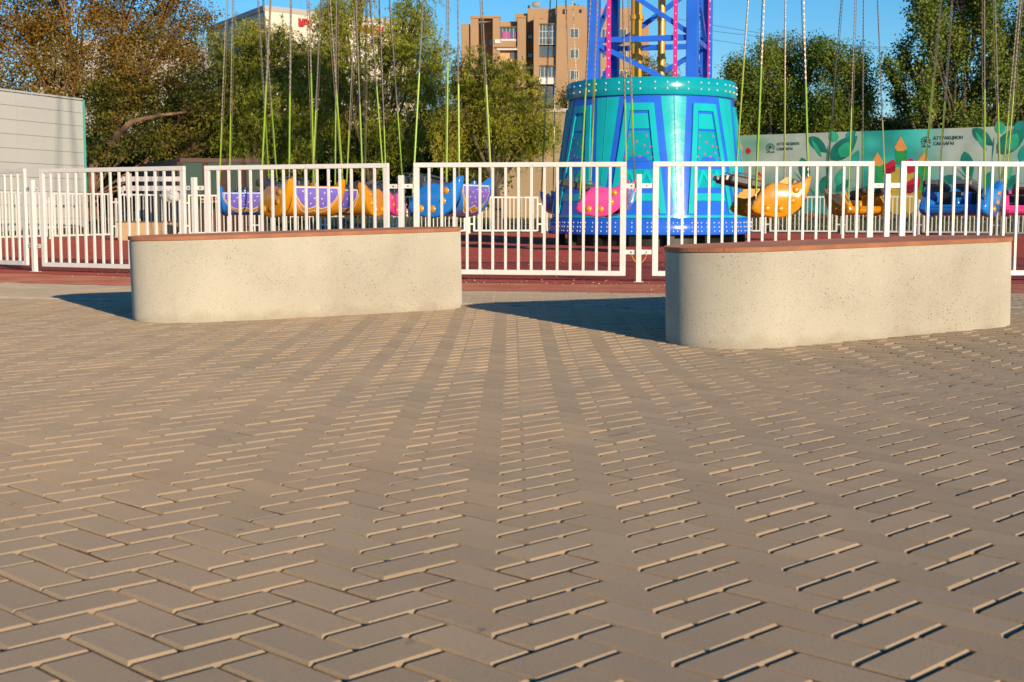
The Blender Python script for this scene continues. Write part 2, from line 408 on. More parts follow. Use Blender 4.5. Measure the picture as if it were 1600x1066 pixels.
bench(1.955, 8.058, 25.75, .762, .395, .552, -.023, R(1.2), 'right, nearer rounded concrete bench with wooden seat, in front of the painted wall')
# ================================================================ RING FENCE
m_white = mat('white paint', (.80, .77, .73), .42, (.74, .71, .67), scale=9, bump=.1, bscale=60, speck=[(16, .69, .74, (.30, .15, .06), .75), (2.5, .55, .75, (.66, .62, .55), .5)])
m_bolt = mat('bolt steel', (.30, .28, .26), .4, metal=1)
m_tie = mat('yellow tie', (.75, .42, .03), .5)
fence = empty('railing_fence', (CX, CY, 0))
tag(fence, 'white steel railing fence of barred panels and short posts ringing the swing ride', 'fence')
NP = 41; DA = 2 * math.pi / NP; A0 = -R(6.1)
def fpos(k): a = A0 + k * DA; return Vector((CX + RF * math.sin(a), CY - RF * math.cos(a), 0))
pan = MB()
PW, PT, PB = 2.17, 1.192, .062
pan.box((0, 0, PT - .024), (PW, .04, .048), ch=.003); pan.box((0, 0, PB + .025), (PW - .116, .04, .05), ch=.003)
for s in (-1, 1): pan.box((s * (PW / 2 - .029), -.0, (PB + PT - .048) / 2 - .0), (.058, .038, PT - .05 - PB), ch=.003)
nb = 15
for i in range(1, nb + 1):
    x = -PW / 2 + .029 + (PW - .058) * i / (nb + 1); pan.box((x, 0, (PB + .05 + PT - .048) / 2), (.026, .024, PT - PB - .1), ch=.002)
brs = []
for s in (-1, 1):
    for z in (.955, .30):
        br = MB(); br.box((s * (PW / 2 + .056), 0, z), (.115, .012, .045)); br.tube([(s * (PW / 2 + .056), -.014, z), (s * (PW / 2 + .056), .014, z)], .008, 6, mi=1); brs.append(br)
po = MB(); po.box((0, 0, .535), (.052, .052, 1.07), ch=.003)
for s_ in (1,): po.box((0, 0, .004), (.10, .10, .006))
p0 = b0 = bb0 = q0 = None
for k in range(NP):
    A, B = fpos(k), fpos(k + 1); c = (A + B) / 2 - Vector((CX, CY, 0)); ang = math.atan2(B.y - A.y, B.x - A.x) + random.gauss(0, .004)
    if p0 is None:
        p0 = pan.build('fence_panel', m_white, fence, world=False); b0 = [q_.build('bracket', [m_white, m_bolt], p0, world=False) for q_ in brs]
        q0 = po.build('fence_post', m_white, fence, world=False); p, q = p0, q0
    else:
        p = p0.copy(); col.objects.link(p); p.parent = fence
        for ch in b0: d = ch.copy(); col.objects.link(d); d.parent = p
        q = q0.copy(); col.objects.link(q); q.parent = fence
    p.location = c + Vector((0, 0, random.gauss(0, .003))); p.rotation_euler = (0, random.gauss(0, .0015), ang)
    q.location = A - Vector((CX, CY, 0)); q.rotation_euler = (random.gauss(0, .003), random.gauss(0, .003), A0 + k * DA)
A = fpos(0)
b = MB()
for s in (-1, 1):
    pts = [A + Vector((s * (.07 + .02 * math.sin(t * 3.0)), -.03 + .0 * t, .30 - .13 * t)) for t in np.linspace(0, 1, 7)]
    pts = [A + Vector((s * (.075 - .05 * t * t), -.035, .295 - .10 * t)) for t in np.linspace(0, 1, 7)]
    b.tube(pts, .0035, 5)
b.build('cable_tie', m_tie, fence)
# ================================================================ SWING RIDE
m_blue = mat('ride blue', (.028, .16, .80), .17, (.022, .135, .72), scale=2, spec=.4, bump=.5, bscale=2.2)
m_teal = mat('ride teal', (.005, .39, .46), .17, (.004, .34, .42), scale=2, spec=.4, bump=.5, bscale=2.2)
m_teal2 = mat('ride light teal', (.010, .52, .57), .17, scale=2, var=.12, spec=.4, bump=.6, bscale=2.5)
m_dteal = mat('ride deep teal', (.005, .36, .38), .2, coat=.5)
m_mag = mat('ride magenta', (.80, .03, .30), .3)
m_lamp = mat('bulb cap', (.75, .80, .85), .15, coat=.8)
m_yel = mat('ride yellow', (.85, .42, .008), .25, coat=.4)
m_black = mat('black steel', (.012, .012, .013), .5)
m_steel = mat('galvanised chain', (.44, .39, .32), .5, metal=.3, var=.4, scale=30)
ride = empty('swing_ride', (CX, CY, 0)); tag(ride, 'blue and turquoise swing carousel with conical riveted base and lattice tower', 'fairground ride')
def rc_(z): return 2.075 + (1.735 - 2.075) * (z - .56) / (3.06 - .56)
def cone(prof, n=96):
    b = MB(); vs = []; fs = []
    for (r, z) in prof:
        for k in range(n): t = 2 * math.pi * k / n; vs.append((CX + r * math.cos(t), CY + r * math.sin(t), z))
    for i in range(len(prof) - 1):
        for k in range(n): k2 = (k + 1) % n; fs.append((i * n + k, i * n + k2, (i + 1) * n + k2, (i + 1) * n + k))
    b.add(vs, fs); return b
cone([(rc_(.56), .56)] + [(rc_(z), z) for z in (1.2, 2.335)] + [(rc_(2.34) - .006, 2.337), (rc_(2.345) - .006, 2.343), (rc_(2.346), 2.346), (rc_(3.06), 3.06)]).build('drum', m_blue, ride, smooth=True)
cone([(1.70, 3.03), (1.795, 3.035), (1.805, 3.05), (1.79, 3.36), (1.775, 3.385), (1.5, 3.39), (.02, 3.392)]).build('top_band', m_teal, ride, smooth=True)
cone([(1.9, .235), (2.165, .24), (2.175, .26), (2.135, .54), (2.115, .565), (2.0, .568)]).build('base_band', m_blue, ride, smooth=True)
cone([(2.09, .57), (2.105, .58), (2.10, .63), (2.06, .64)]).build('trim_ring', m_teal2, ride, smooth=True)
b = cone([(1.75, .01), (1.75, .24), (.02, .241)]); b.build('plinth', m_black, ride, smooth=True)
for k in range(16):
    t = 2 * math.pi * (k + .3) / 16; b = MB(); b.box((CX + 1.95 * math.cos(t), CY + 1.95 * math.sin(t), .12), (.16, .12, .235), rz=t); b.build('levelling_foot', m_black, ride)
def CP(phi, z, off=0.0):                   # phi: degrees from the direction of the photographer, to the right
    r = rc_(z) + off; a = R(phi); return (CX + r * math.sin(a), CY - r * math.cos(a), z)
def patch(b, q, off, n=6, th=.0, mi=0):
    """q: four (phi,z) corners, counter-clockwise from bottom-left; curved raised panel"""
    m = 3; vs = []; fs = []
    for j in range(m + 1):
        for i in range(n + 1):
            u, v = i / n, j / m
            p = [(1 - u) * (1 - v) * q[0][k] + u * (1 - v) * q[1][k] + u * v * q[2][k] + (1 - u) * v * q[3][k] for k in (0, 1)]
            vs.append(CP(p[0], p[1], off))
    for j in range(m):
        for i in range(n): k = j * (n + 1) + i; fs.append((k, k + 1, k + n + 2, k + n + 1))
    if th:
        ring = [i for i in range(n + 1)] + [j * (n + 1) + n for j in range(1, m + 1)] + [m * (n + 1) + i for i in range(n - 1, -1, -1)] + [j * (n + 1) for j in range(m - 1, 0, -1)]
        base = len(vs)
        for i in ring:
            x, y, z = vs[i]; d = Vector((x - CX, y - CY, 0)).normalized() * th; vs.append((x - d.x, y - d.y, z))
        for i in range(len(ring)): j = (i + 1) % len(ring); fs.append((ring[j], ring[i], base + i, base + j))
    b.add(vs, fs, mi)
def hw(z): return 16.2 + (9.3 - 16.2) * (z - .66) / (2.87 - .66)   # half angle of the A panel
for k in range(8):
    bV, bA, bI, bI2, bI3, bI4, bD, bL, bP, bM = [MB() for _ in range(10)]
    v0 = 9.5 + 45 * k; a0 = -13 + 45 * k
    patch(bV, [(v0 - 1.8, .66), (v0 + 1.8, .66), (v0 + 8.7, 3.0), (v0 - 8.7, 3.0)], .004, 6)
    def side(z, s, inset): return a0 + s * (hw(z) - inset)
    I = 3.6
    for s in (-1, 1):                      # legs of the A, raised
        q = [(side(.66, s, 0), .66), (side(.66, s, I), .66), (side(2.87, s, I), 2.87), (side(2.87, s, 0), 2.87)]
        if s > 0: q = [q[1], q[0], q[3], q[2]]
        patch(bA, q, .035, 3, th=.035)
    patch(bA, [(side(2.72, -1, I), 2.72), (side(2.72, 1, I), 2.72), (side(2.87, 1, I), 2.87), (side(2.87, -1, I), 2.87)], .035, 5, th=.035)
    J = I + .9
    def row(bm, z0, z1, j0, j1, off, n=5):
        patch(bm, [(side(z0, -1, j0), z0), (side(z0, 1, j0), z0), (side(z1, 1, j1), z1), (side(z1, -1, j1), z1)], off, n)
    row(bI, 2.36, 2.66, J, J, .008); row(bI2, 1.72, 2.31, J, J, .008)
    # blue swallow notch above the cross bar
    patch(bD, [(a0 - 6.5, 1.70), (a0 + 6.5, 1.70), (a0 + 4.4, 1.80), (a0 - 4.4, 1.80)], .012, 4)
    # lower field with an M shape
    row(bI3, 1.18, 1.55, J, J, .008)
    for s in (-1, 1):
        for (p1, p2) in (((a0 + s * 9.5, 1.18), (a0 + s * 5.2, 1.53)), ((a0 + s * 5.2, 1.53), (a0 + s * .3, 1.20))):
            d = 1.1; q = [(p1[0] - d, p1[1]), (p1[0] + d, p1[1]), (p2[0] + d, p2[1]), (p2[0] - d, p2[1])]
            if p1[1] > p2[1]: q = [q[3], q[2], q[1], q[0]]
            patch(bM, q, .022, 2, th=.02)
    row(bI4, .92, 1.07, J, J, .014)
    rr = random.Random(k)
    for (dx, z) in ((-6, 2.22), (5, 2.22), (-1, 2.10), (-7, 1.98), (3.5, 2.02), (7.5, 2.0), (-3, 1.86), (1.0, 1.80), (5.5, 1.88), (-8.3, 1.8), (8.8, 1.78), (-7, 1.36), (2, 1.42), (7.5, 1.35), (-2, 1.28), (10, 1.24), (-10.5, 1.25)):
        x, y, z_ = CP(a0 + dx, z, .009); n3 = Vector((x - CX, y - CY, 0)).normalized()
        bP.tube([(x, y, z_), (x + n3.x * .006, y + n3.y * .006, z_)], .022, 5)
    x0 = CP(v0, .66, .006); x1 = CP(v0, 3.03, .006); bL.bar(x0, x1, .012, .008)
    bV.build('wedge_panel', m_teal2, ride, smooth=True); fr_ = bA.build('raised_frame', m_teal2, ride, smooth=True)
    for q_, mm in ((bI, m_teal2), (bI2, m_teal), (bI3, m_teal), (bI4, m_teal2)): q_.build('inner_panel', mm, fr_, smooth=True)
    bM.build('zigzag', m_teal2, fr_, smooth=True); bD.build('notch', m_blue, fr_, smooth=True); bL.build('shell_seam', m_dteal, ride)
    tag(bP.build('pink_dots', m_mag, fr_), kind='stuff')
# rivets / bulbs on the two bands
b = MB()
n = 46
for k in range(n):
    t = R(3 + 360 * k / n + (1.6 if k % 3 == 0 else 0))
    for z, r in ((3.28, 1.797), (3.15, 1.803)): b.ball((CX + r * math.sin(t), CY - r * math.cos(t), z), .021, 6, 4)
for k in range(52):
    for dd in (-1.1, 1.1):
        t = R(1 + 360 * k / 52 + dd * (1 if k % 2 else 2.2))
        for z, r in ((.31, 2.165), (.395, 2.153), (.48, 2.142)): b.ball((CX + r * math.sin(t), CY - r * math.cos(t), z), .017, 6, 4)
tag(b.build('bulb_caps', m_lamp, ride, smooth=True), kind='stuff')
# tower
TOP = 9.2
C4 = [Vector((CX + x, CY + y, 0)) for x, y in ((-1.26, -.71), (.71, -1.26), (1.26, .71), (-.71, 1.26))]
ta = math.atan2(-1.26 + .71, .71 + 1.26)
for c in C4:
    b = MB(); b.box((c.x, c.y, (3.39 + TOP) / 2), (.24, .24, TOP - 3.39), rz=ta, ch=.012); b.box((c.x, c.y, 3.41), (.36, .36, .03), rz=ta)
    b.build('tower_column', m_blue, ride)
for i in range(4):
    A, B = C4[i], C4[(i + 1) % 4]; d = (B - A).normalized(); A2, B2 = A + d * .12, B - d * .12
    z = 4.22 + (0, -.0, .06, -.1)[i]; b = MB(); lv = 0
    nrm = Vector((d.y, -d.x, 0))
    up = Vector((0, 0, 1))
    b.bar(A2 + up * (z - .1), B2 + up * (z - 1.35 + .3) , .07, .10)
    while z < TOP:
        b.bar(A2 + up * z, B2 + up * z, .09, .11)
        z2 = z + 1.45
        if z2 < TOP:
            if lv % 2 == 0: b.bar(B2 + up * (z + .12), A2 + up * (z2 - .1), .07, .10)
            else: b.bar(A2 + up * (z + .12), B2 + up * (z2 - .1), .07, .10)
        z = z2; lv += 1
    b.build('tower_bracing', m_blue, ride)
def strip(p, nrm, w=.085):
    b = MB(); b.bar(p + Vector((0, 0, 3.395)), p + Vector((0, 0, TOP)), w, .03, up=nrm)
    s = b.build('light_strip', m_mag, ride); b = MB()
    z = 3.5
    while z < TOP: b.ball(tuple(p + nrm * .017 + Vector((0, 0, z))), .018, 6, 3); z += .17
    b.build('bulbs', m_lamp, s)
d01 = (C4[1] - C4[0]).normalized(); n01 = Vector((d01.y, -d01.x, 0)); d12 = (C4[2] - C4[1]).normalized(); n12 = Vector((d12.y, -d12.x, 0))
d30 = (C4[0] - C4[3]).normalized(); n30 = Vector((d30.y, -d30.x, 0))
strip(C4[0] + d01 * .33 + n01 * .08, n01); strip(C4[1] - d01 * .34 + n01 * .08, n01)
strip(C4[2] - d12 * .20 + n12 * .08, n12); strip(C4[1] + d12 * .22 + n12 * .08, n12)
for (x, y, r) in ((-.31, .1, .118), (.24, .25, .08)):
    b = MB(); b.tube([(CX + x, CY + y, 3.39), (CX + x, CY + y, TOP)], r, 20)
    for z in (3.9, 4.75, 6.0): b.tube([(CX + x, CY + y, z), (CX + x, CY + y, z + .09)], r * 1.25, 20)
    b.build('lift_cylinder', m_yel, ride, smooth=True)
# ladder on the right-hand face
b = MB(); L0 = C4[1] + d12 * .55 + n12 * -.02; L1 = C4[1] + d12 * .95 + n12 * -.02; Zv = Vector((0, 0, 1))
for L_ in (L0, L1): b.bar(L_ + Zv * 3.4, L_ + Zv * TOP, .04)
z = 3.55
while z < TOP: b.bar(L0 + Zv * z, L1 + Zv * z, .025); z += .28
b.build('ladder', m_blue, ride)
# sweep head above the picture: hub, arms and rim from which the swings hang
RIM = 8.6
b = cone([(1.5, 8.3), (1.7, 8.35), (1.7, 9.2), (1.2, 9.4), (.02, 9.45)], 48); b.build('hub', m_teal, ride, smooth=True)
for k in range(16):
    t = 2 * math.pi * k / 16; b = MB(); b.bar((CX + 1.6 * math.cos(t), CY + 1.6 * math.sin(t), 9.0), (CX + 9.3 * math.cos(t), CY + 9.3 * math.sin(t), RIM + .06), .10, .14); b.build('sweep_arm', m_blue, ride)
for rr in (5.0, 6.7, 8.1, 9.3):
    b = MB(); b.tube([(CX + rr * math.cos(2 * math.pi * k / 64), CY + rr * math.sin(2 * math.pi * k / 64), RIM) for k in range(65)], .05, 6, cap=False); b.build('sweep_ring', m_blue, ride)

# ================================================================ SWING SEATS
m_pad = mat('seat pad', (.02, .02, .022), .55, var=.3); m_pad2 = mat('restraint pad', (.075, .075, .07), .5)
m_sil = mat('polished steel', (.28, .28, .28), .55, metal=.7)
m_green = mat('green sleeve', (.30, .50, .03), .42, (.24, .42, .03), scale=12)
m_rope = mat('brown rope', (.20, .14, .09), .8)
m_purple = mat('seat purple', (.21, .15, .62), .3, coat=.4); m_cream = mat('seat line', (.82, .80, .74), .4)
m_gold = mat('seat orange', (.72, .30, .012), .2, coat=.6)
SEATC = {'blue': (mat('seat blue', (.025, .24, .78), .2, coat=.6), m_gold), 'orange': (m_gold, m_gold), 'pink': (mat('seat pink', (.92, .085, .36), .25, coat=.5), m_gold)}
SIDE = [(-.29, .72), (-.345, .735), (-.335, .60), (-.31, .48), (-.26, .33), (-.17, .16), (-.04, .045), (.18, .0), (.40, .045), (.53, .10), (.58, .17), (.53, .30), (.44, .44), (.35, .55), (.26, .61), (.14, .61), (.0, .575), (-.10, .59), (-.19, .64)]
def chain_pts(a, b_, step=.042):
    a = Vector(a); b_ = Vector(b_); L = (b_ - a).length; n = int(L / step)
    return a, b_, n
def add_chain(bm, a, b_):
    a, b_, n = chain_pts(a, b_); d = (b_ - a).normalized(); x = d.cross(Vector((0, 1, 0))).normalized(); y = d.cross(x)
    for i in range(n):
        c = a + (b_ - a) * ((i + .5) / n); u = x if i % 2 else y; v = y if i % 2 else x
        h = .028
        p = [c - d * h - u * .006, c - d * h * .6 - u * .0115, c + d * h * .6 - u * .0115, c + d * h - u * .006, c + d * h + u * .006, c + d * h * .6 + u * .0115, c - d * h * .6 + u * .0115, c - d * h + u * .006]
        o = [q - v * .0045 for q in p] + [q + v * .0045 for q in p]
        bm.add(o, [tuple(range(8))[::-1], tuple(range(8, 16))] + [(k, (k + 1) % 8, 8 + (k + 1) % 8, 8 + k) for k in range(8)])
def make_seat(key, loc, label):
    shell, dot = SEATC[key]
    e = empty('carousel_swing', (loc[0], loc[1], loc[2])); tag(e, label, 'swing', 'swings hanging from the ride')
    W = .56
    s = MB()
    for sg in (-1, 1):                       # rounded side shells
        n = len(SIDE); cy = sum(p[0] for p in SIDE) / n; cz = .26
        rings = [(W - .085, 1.0, 0), (W - .02, 1.0, 0), (W + .012, .985, 0), (W + .03, .95, 0), (W + .045, .86, 0)]
        vs = []; fs = []
        for (x, f, _) in rings:
            for (y, z) in SIDE: vs.append((sg * x, cy + (y - cy) * f, cz + (z - cz) * f))
        for i in range(len(rings) - 1):
            for k in range(n):
                k2 = (k + 1) % n; q = (i * n + k, i * n + k2, (i + 1) * n + k2, (i + 1) * n + k); fs.append(q if sg < 0 else q[::-1])
        q = tuple(range(n)); fs.append(q if sg > 0 else q[::-1])
        q = tuple((len(rings) - 1) * n + k for k in range(n)); fs.append(q[::-1] if sg > 0 else q)
        s.add(vs, fs)
    # wrap-round body: back and bottom as one curved shell between the sides
    prof = [(-.285, .60), (-.30, .48), (-.285, .33), (-.235, .19), (-.14, .085), (-.02, .04), (.14, .03), (.30, .055), (.40, .10), (.44, .17), (.40, .21)]
    inner = [(p[0] + .05 if i < 5 else p[0], p[1] + (.0 if i < 3 else .05)) for i, p in enumerate(prof)]
    vs = []; fs = []; nx = 8; np_ = len(prof)
    for i in range(nx + 1):
        x = -(W - .06) + 2 * (W - .06) * i / nx; bow = .02 * (1 - (x / W) ** 2)
        for (y, z) in prof: vs.append((x, y - (bow if z > .15 else 0), z))
        for (y, z) in inner[::-1]: vs.append((x, y, z))
    m2 = 2 * np_
    for i in range(nx):
        for k in range(m2): k2 = (k + 1) % m2; fs.append((i * m2 + k, (i + 1) * m2 + k, (i + 1) * m2 + k2, i * m2 + k2))
    s.add(vs, fs)
    s.box((0, .05, .28), (.09, .5, .26), ch=.03)                      # divider hump
    for sg in (-1, 1):
        s.tube([(sg * (W - .01), -.29, .60), (sg * (W - .01), -.30, .72)], [.03, .02], 8)
        s.tube([(sg * (W - .0), .48, .18), (sg * (W - .0), .52, .29)], [.05, .03], 8)
    s.tube([(0, -.27, .58), (0, -.28, .66)], [.045, .03], 8)
    s.build('shell', shell, e, world=False, smooth=True, ang=55)
    b = MB()
    for sg in (-1, 1):
        b.box((sg * .26, .08, .155), (.36, .42, .07), ch=.025); b.box((sg * .26, -.21, .40), (.36, .05, .26), rot=Matrix.Rotation(R(6), 3, 'X'), ch=.02)
    b.build('cushion', m_pad, e, world=False)
    for sg in (-1, 1):                      # raised restraint pads, with a thin rail
        b = MB(); b.M = Matrix.Translation((sg * .26, .60, .63)) @ Matrix.Rotation(R(14), 4, 'X')
        b.box((0, 0, 0), (.34, .50, .14), ch=.03); o = b.build('restraint_pad', m_pad2, e, world=False)
        b = MB(); b.M = Matrix.Translation((sg * .26, .60, .63)) @ Matrix.Rotation(R(14), 4, 'X')
        b.tube([(-.10, -.2, .06), (-.10, -.18, .13), (-.10, .18, .13), (-.10, .2, .06)], .009, 6); b.tube([(.10, -.2, .06), (.10, -.18, .13), (.10, .18, .13), (.10, .2, .06)], .009, 6)
        b.box((0, .265, 0), (.20, .07, .08)); b.box((0, -.26, -.0), (.12, .06, .09)); b.build('rail', m_sil, o, world=False)
        for (yy, zz, rr) in ((-.10, .48, .055), (-.05, .30, .052), (.13, .165, .058), (.335, .17, .058)):
            b = MB(); b.ball((sg * (W + .044), yy, zz), rr, 14, 8, sc3=(.5, 1, 1.12)); b.build('stud', dot, e, world=False, smooth=True)
    # printed back: purple field, orange crescent and white piping, following the bowed back
    def BK(x, z, off):
        pr = sorted(prof[:6], key=lambda q: q[1]); y = pr[0][0]
        for i in range(len(pr) - 1):
            if pr[i][1] <= z <= pr[i + 1][1]: t = (z - pr[i][1]) / (pr[i + 1][1] - pr[i][1]); y = pr[i][0] + t * (pr[i + 1][0] - pr[i][0])
        if z > pr[-1][1]: y = pr[-1][0]
        return (x, y - .02 * (1 - (x / W) ** 2) - off, z)
    def low(x, k):                          # lower outline: swallow-tail scallop
        t = abs(x) / .5; return k[0] + (k[1] - k[0]) * (t ** 3.2) + k[2] * max(0, 1 - t / .22)
    def field(top, k, off, x1):
        b = MB(); n = 40; vs = []; fs = []; m = 9
        for i in range(n + 1):
            x = -x1 + 2 * x1 * i / n; l = min(low(x, k), top - .002)
            for j in range(m + 1): vs.append(BK(x, l + (top - l) * j / m, off))
        for i in range(n):
            for j in range(m): q = i * (m + 1) + j; fs.append((q, q + m + 1, q + m + 2, q + 1))
        b.add(vs, fs); return b
    bk = field(.585, (.085, .54, .05), .006, .485).build('back_piping', m_cream, e, world=False, smooth=True)
    field(.575, (.10, .56, .05), .009, .475).build('crescent', m_gold, bk, world=False, smooth=True)
    field(.575, (.165, .60, .06), .012, .445).build('white_line', m_cream, bk, world=False, smooth=True)
    field(.562, (.18, .62, .06), .015, .43).build('purple_field', m_purple, bk, world=False, smooth=True)
    b = MB(); rr = random.Random(9)
    for (x, z) in ((-.30, .50), (-.15, .46), (0, .51), (.14, .47), (.29, .50), (-.22, .38), (-.06, .37), (.09, .36), (.23, .39), (-.12, .27), (.13, .27), (0, .29)):
        p = BK(x, z, .0155); s5 = .022
        pts = [(x + s5 * (1 if i % 2 == 0 else .42) * math.sin(math.pi * i / 5), z + s5 * (1 if i % 2 == 0 else .42) * math.cos(math.pi * i / 5)) for i in range(10)]
        vs = [BK(a, c, .0175) for a, c in pts]; b.add([BK(x, z, .0175)] + vs, [(0, 1 + (i + 1) % 10, 1 + i) for i in range(10)])
    b.build('stars', m_cream, bk, world=False)
    ZS = .87
    for ob in kids(e):
        for o2 in [ob] + kids(ob):
            for o3 in [o2] + (kids(o2) if o2 is not ob else []):
                if o3.data.get('z') is None:
                    o3.data['z'] = 1
                    for v_ in o3.data.vertices: v_.co.z *= ZS
    # four chains with green sleeves
    H = RIM - loc[2]
    for (x, y, z) in ((-W + .01, -.30, .62), (W - .01, -.30, .62), (-W, .50, .24), (W, .50, .24)):
        a = Vector((x, y, z)); t = Vector((x * .32, y * .30 + .02, H)); d = (t - a).normalized()
        bm = MB(); add_chain(bm, a, t); s0 = a + d * .15; s1 = a + d * ((2.86 + random.Random(int(x * 10 + y * 30)).uniform(-.32, .25) - loc[2]) - z)
        ch = bm.build('chain', m_steel, e, world=False)
        bs = MB(); bs.tube([s0, (s0 + s1) / 2, s1], .0145, 7); bs.build('sleeve', m_green, ch, world=False, smooth=True)
        off = Vector((-.035 if x > 0 else .035, .02, 0)); bw = MB(); bw.tube([a + off * .3, a + off + (t - a) * .3, t + off * .5], .006, 5); bw.build('safety_rope', m_rope, ch, world=False)
    return e
SEATS = [  # px, distance, colour, label, extra yaw
    (388, 30.0, 'blue', 'blue swing seat with purple starred back, farthest left of the hanging seats', 0),
    (478, 23.0, 'orange', 'orange swing seat with purple starred back turned to the camera above the left bench', 0),
    (541, 26.0, 'orange', 'orange swing seat half hidden between the starred orange seat and the pink one', -.95),
    (583, 32.5, 'pink', 'pink swing seat facing away beyond the left bench, left of the fence gap', 0),
    (716, 21.3, 'blue', 'blue swing seat with purple starred back and orange studs, between the bench and the ride', 0),
    (958, 24.0, 'pink', 'pink swing seat seen side on with orange studs in front of the turquoise base', 0),
    (1213, 20.9, 'orange', 'glossy orange swing seat seen side on just right of the ride base', 0),
    (1332, 32.0, 'orange', 'small orange swing seat farther back before the mural wall', 0),
    (1504, 24.5, 'blue', 'blue swing seat seen from the front with two black pads, at the right', .12),
    (1612, 27.5, 'pink', 'pink swing seat seen from the front at the right edge beside the blue one', 0),
    (872, 36.0, 'blue', 'dark shaded swing seat peeping out behind the left side of the ride base', 0)]
proto = {}
for (px, Z, key, lab, yaw) in SEATS:
    p = P(px, 331, Z); o = Vector((p.x - CX, p.y - CY, 0)).normalized(); f = Vector((o.y, -o.x, 0))
    if key not in proto: s = proto[key] = make_seat(key, (p.x, p.y, .60), lab)
    else: s = copy_tree(proto[key]); s.location = (p.x, p.y, .60); s['label'] = lab
    s.rotation_euler = (0, 0, math.atan2(-f.x, f.y) + yaw)
def text_mesh(name, cu):
    t = bpy.data.objects.new('t', cu); col.objects.link(t); dg = bpy.context.evaluated_depsgraph_get()
    me = bpy.data.meshes.new_from_object(t.evaluated_get(dg)); bpy.data.objects.remove(t); me.name = name
    o = bpy.data.objects.new(name, me); col.objects.link(o); return o
# ================================================================ MURAL WALL
MA, MBv = Vector((8.2, 55.0, 0)), Vector((24.0, 44.5, 0))
md = (MBv - MA).normalized(); mn = Vector((md.y, -md.x, 0))           # towards the ride
def mray(px, py):                          # photo point -> (s, z) on the wall plane
    d = ray(px, py); o = Vector((0, 0, CAMH)); t = (MA - o).dot(mn) / d.dot(mn); q = o + d * t
    return ((q - MA).dot(md), q.z)
def mpt(s, z, off=0.0): return MA + md * s + mn * off + Vector((0, 0, z))
mural = empty('mural_wall', MA); tag(mural, 'long grey-green hoarding wall painted with leaves and toy blocks, right of the ride', 'wall')
s_l, s_r = -1.5, (MBv - MA).length
ztl = mray(1155, 212)[1]; ztr = mray(1598, 196)[1]; zb = .40
m_mur = bpy.data.materials.new('mural print'); m_mur.use_nodes = True
_t = m_mur.node_tree; _b = _t.nodes['Principled BSDF']; _b.inputs['Roughness'].default_value = .55
_a = _t.nodes.new('ShaderNodeVertexColor'); _a.layer_name = 'print'
_n = _t.nodes.new('ShaderNodeTexNoise'); _n.inputs['Scale'].default_value = 1.2; _n.inputs['Detail'].default_value = 6; _tc = _t.nodes.new('ShaderNodeTexCoord')
_t.links.new(_tc.outputs['Object'], _n.inputs['Vector']); _h = _t.nodes.new('ShaderNodeHueSaturation')
_mr = _t.nodes.new('ShaderNodeMapRange'); _mr.inputs[1].default_value = .3; _mr.inputs[2].default_value = .7; _mr.inputs[3].default_value = .82; _mr.inputs[4].default_value = 1.15
_t.links.new(_n.outputs[0], _mr.inputs[0]); _t.links.new(_mr.outputs[0], _h.inputs['Value']); _t.links.new(_a.outputs[0], _h.inputs['Color']); _t.links.new(_h.outputs[0], _b.inputs['Base Color'])
nx, nz = 240, 44; vs = []; cols = []; fs = []
GREY = np.array((.42, .50, .44)); TEAL = np.array((.008, .25, .22)); GRN = np.array((.03, .36, .22))
blobs = [(1300, 318, 60, 40, TEAL, .9), (1215, 330, 70, 40, TEAL, .9), (1180, 225, 26, 12, GRN, .5), (1160, 245, 20, 40, GRN, .5), (1335, 240, 14, 40, GRN, .35), (1530, 330, 90, 40, TEAL, .9), (1450, 330, 60, 45, TEAL, .8),
         (1200, 300, 30, 22, GRN, .6), (1600, 330, 90, 50, TEAL, .8), (1590, 235, 22, 30, GRN, .5)]
rp = np.random.default_rng(4)
tb = [(rp.uniform(1345, 1470), rp.uniform(205, 345), rp.uniform(8, 24), rp.uniform(8, 22), rp.uniform(0, .7)) for _ in range(26)]
for j in range(nz + 1):
    for i in range(nx + 1):
        s = s_l + (s_r - s_l) * i / nx; zt = ztl + (ztr - ztl) * (s / s_r); z = zb + (zt - zb) * j / nz
        vs.append(mpt(s, z)); q = mpt(s, z) - Vector((0, 0, CAMH))
        px = 800 + FPX * q.x / q.y; py = 331 - FPX * q.z / q.y
        c = GREY.copy()
        if px > 1343:
            wgt = max(0, min(1, (1478 - px) / 60)); c = c * (1 - wgt) + np.array((.02, .33, .30)) * wgt
            for (bx, by, sx, sy, v) in tb: g = math.exp(-((px - bx) / sx) ** 2 - ((py - by) / sy) ** 2) * v * wgt; c = c * (1 - g) + np.array((.06, .48, .42)) * g * (1.2 if v > .35 else .25) + np.array((.0, .06, .05)) * g
        for (bx, by, sx, sy, bc, v) in blobs:
            g = math.exp(-((px - bx) / sx) ** 2 - ((py - by) / sy) ** 2) * v; c = c * (1 - g) + bc * g
        cols.append((*np.clip(c, 0, 1), 1))
for j in range(nz):
    for i in range(nx): k = j * (nx + 1) + i; fs.append((k, k + 1, k + nx + 2, k + nx + 1))
b = MB(); b.add(vs, fs); o = b.build('printed_panel', m_mur, mural)
ca = o.data.color_attributes.new('print', 'FLOAT_COLOR', 'POINT'); ca.data.foreach_set('color', np.array(cols, np.float32).ravel())
m_frame = mat('wall back steel', (.20, .22, .20), .6)
b = MB()
b.prism([(s_l, zb), (s_r, zb), (s_r, ztr - .02), (s_l, ztl - .02 + (ztr - ztl) * s_l / s_r)], lambda s, z: mpt(s, z, -.12), lambda s, z: mpt(s, z, -.01))
b.build('panel_core', m_frame, mural)
b = MB(); s = s_l + .2
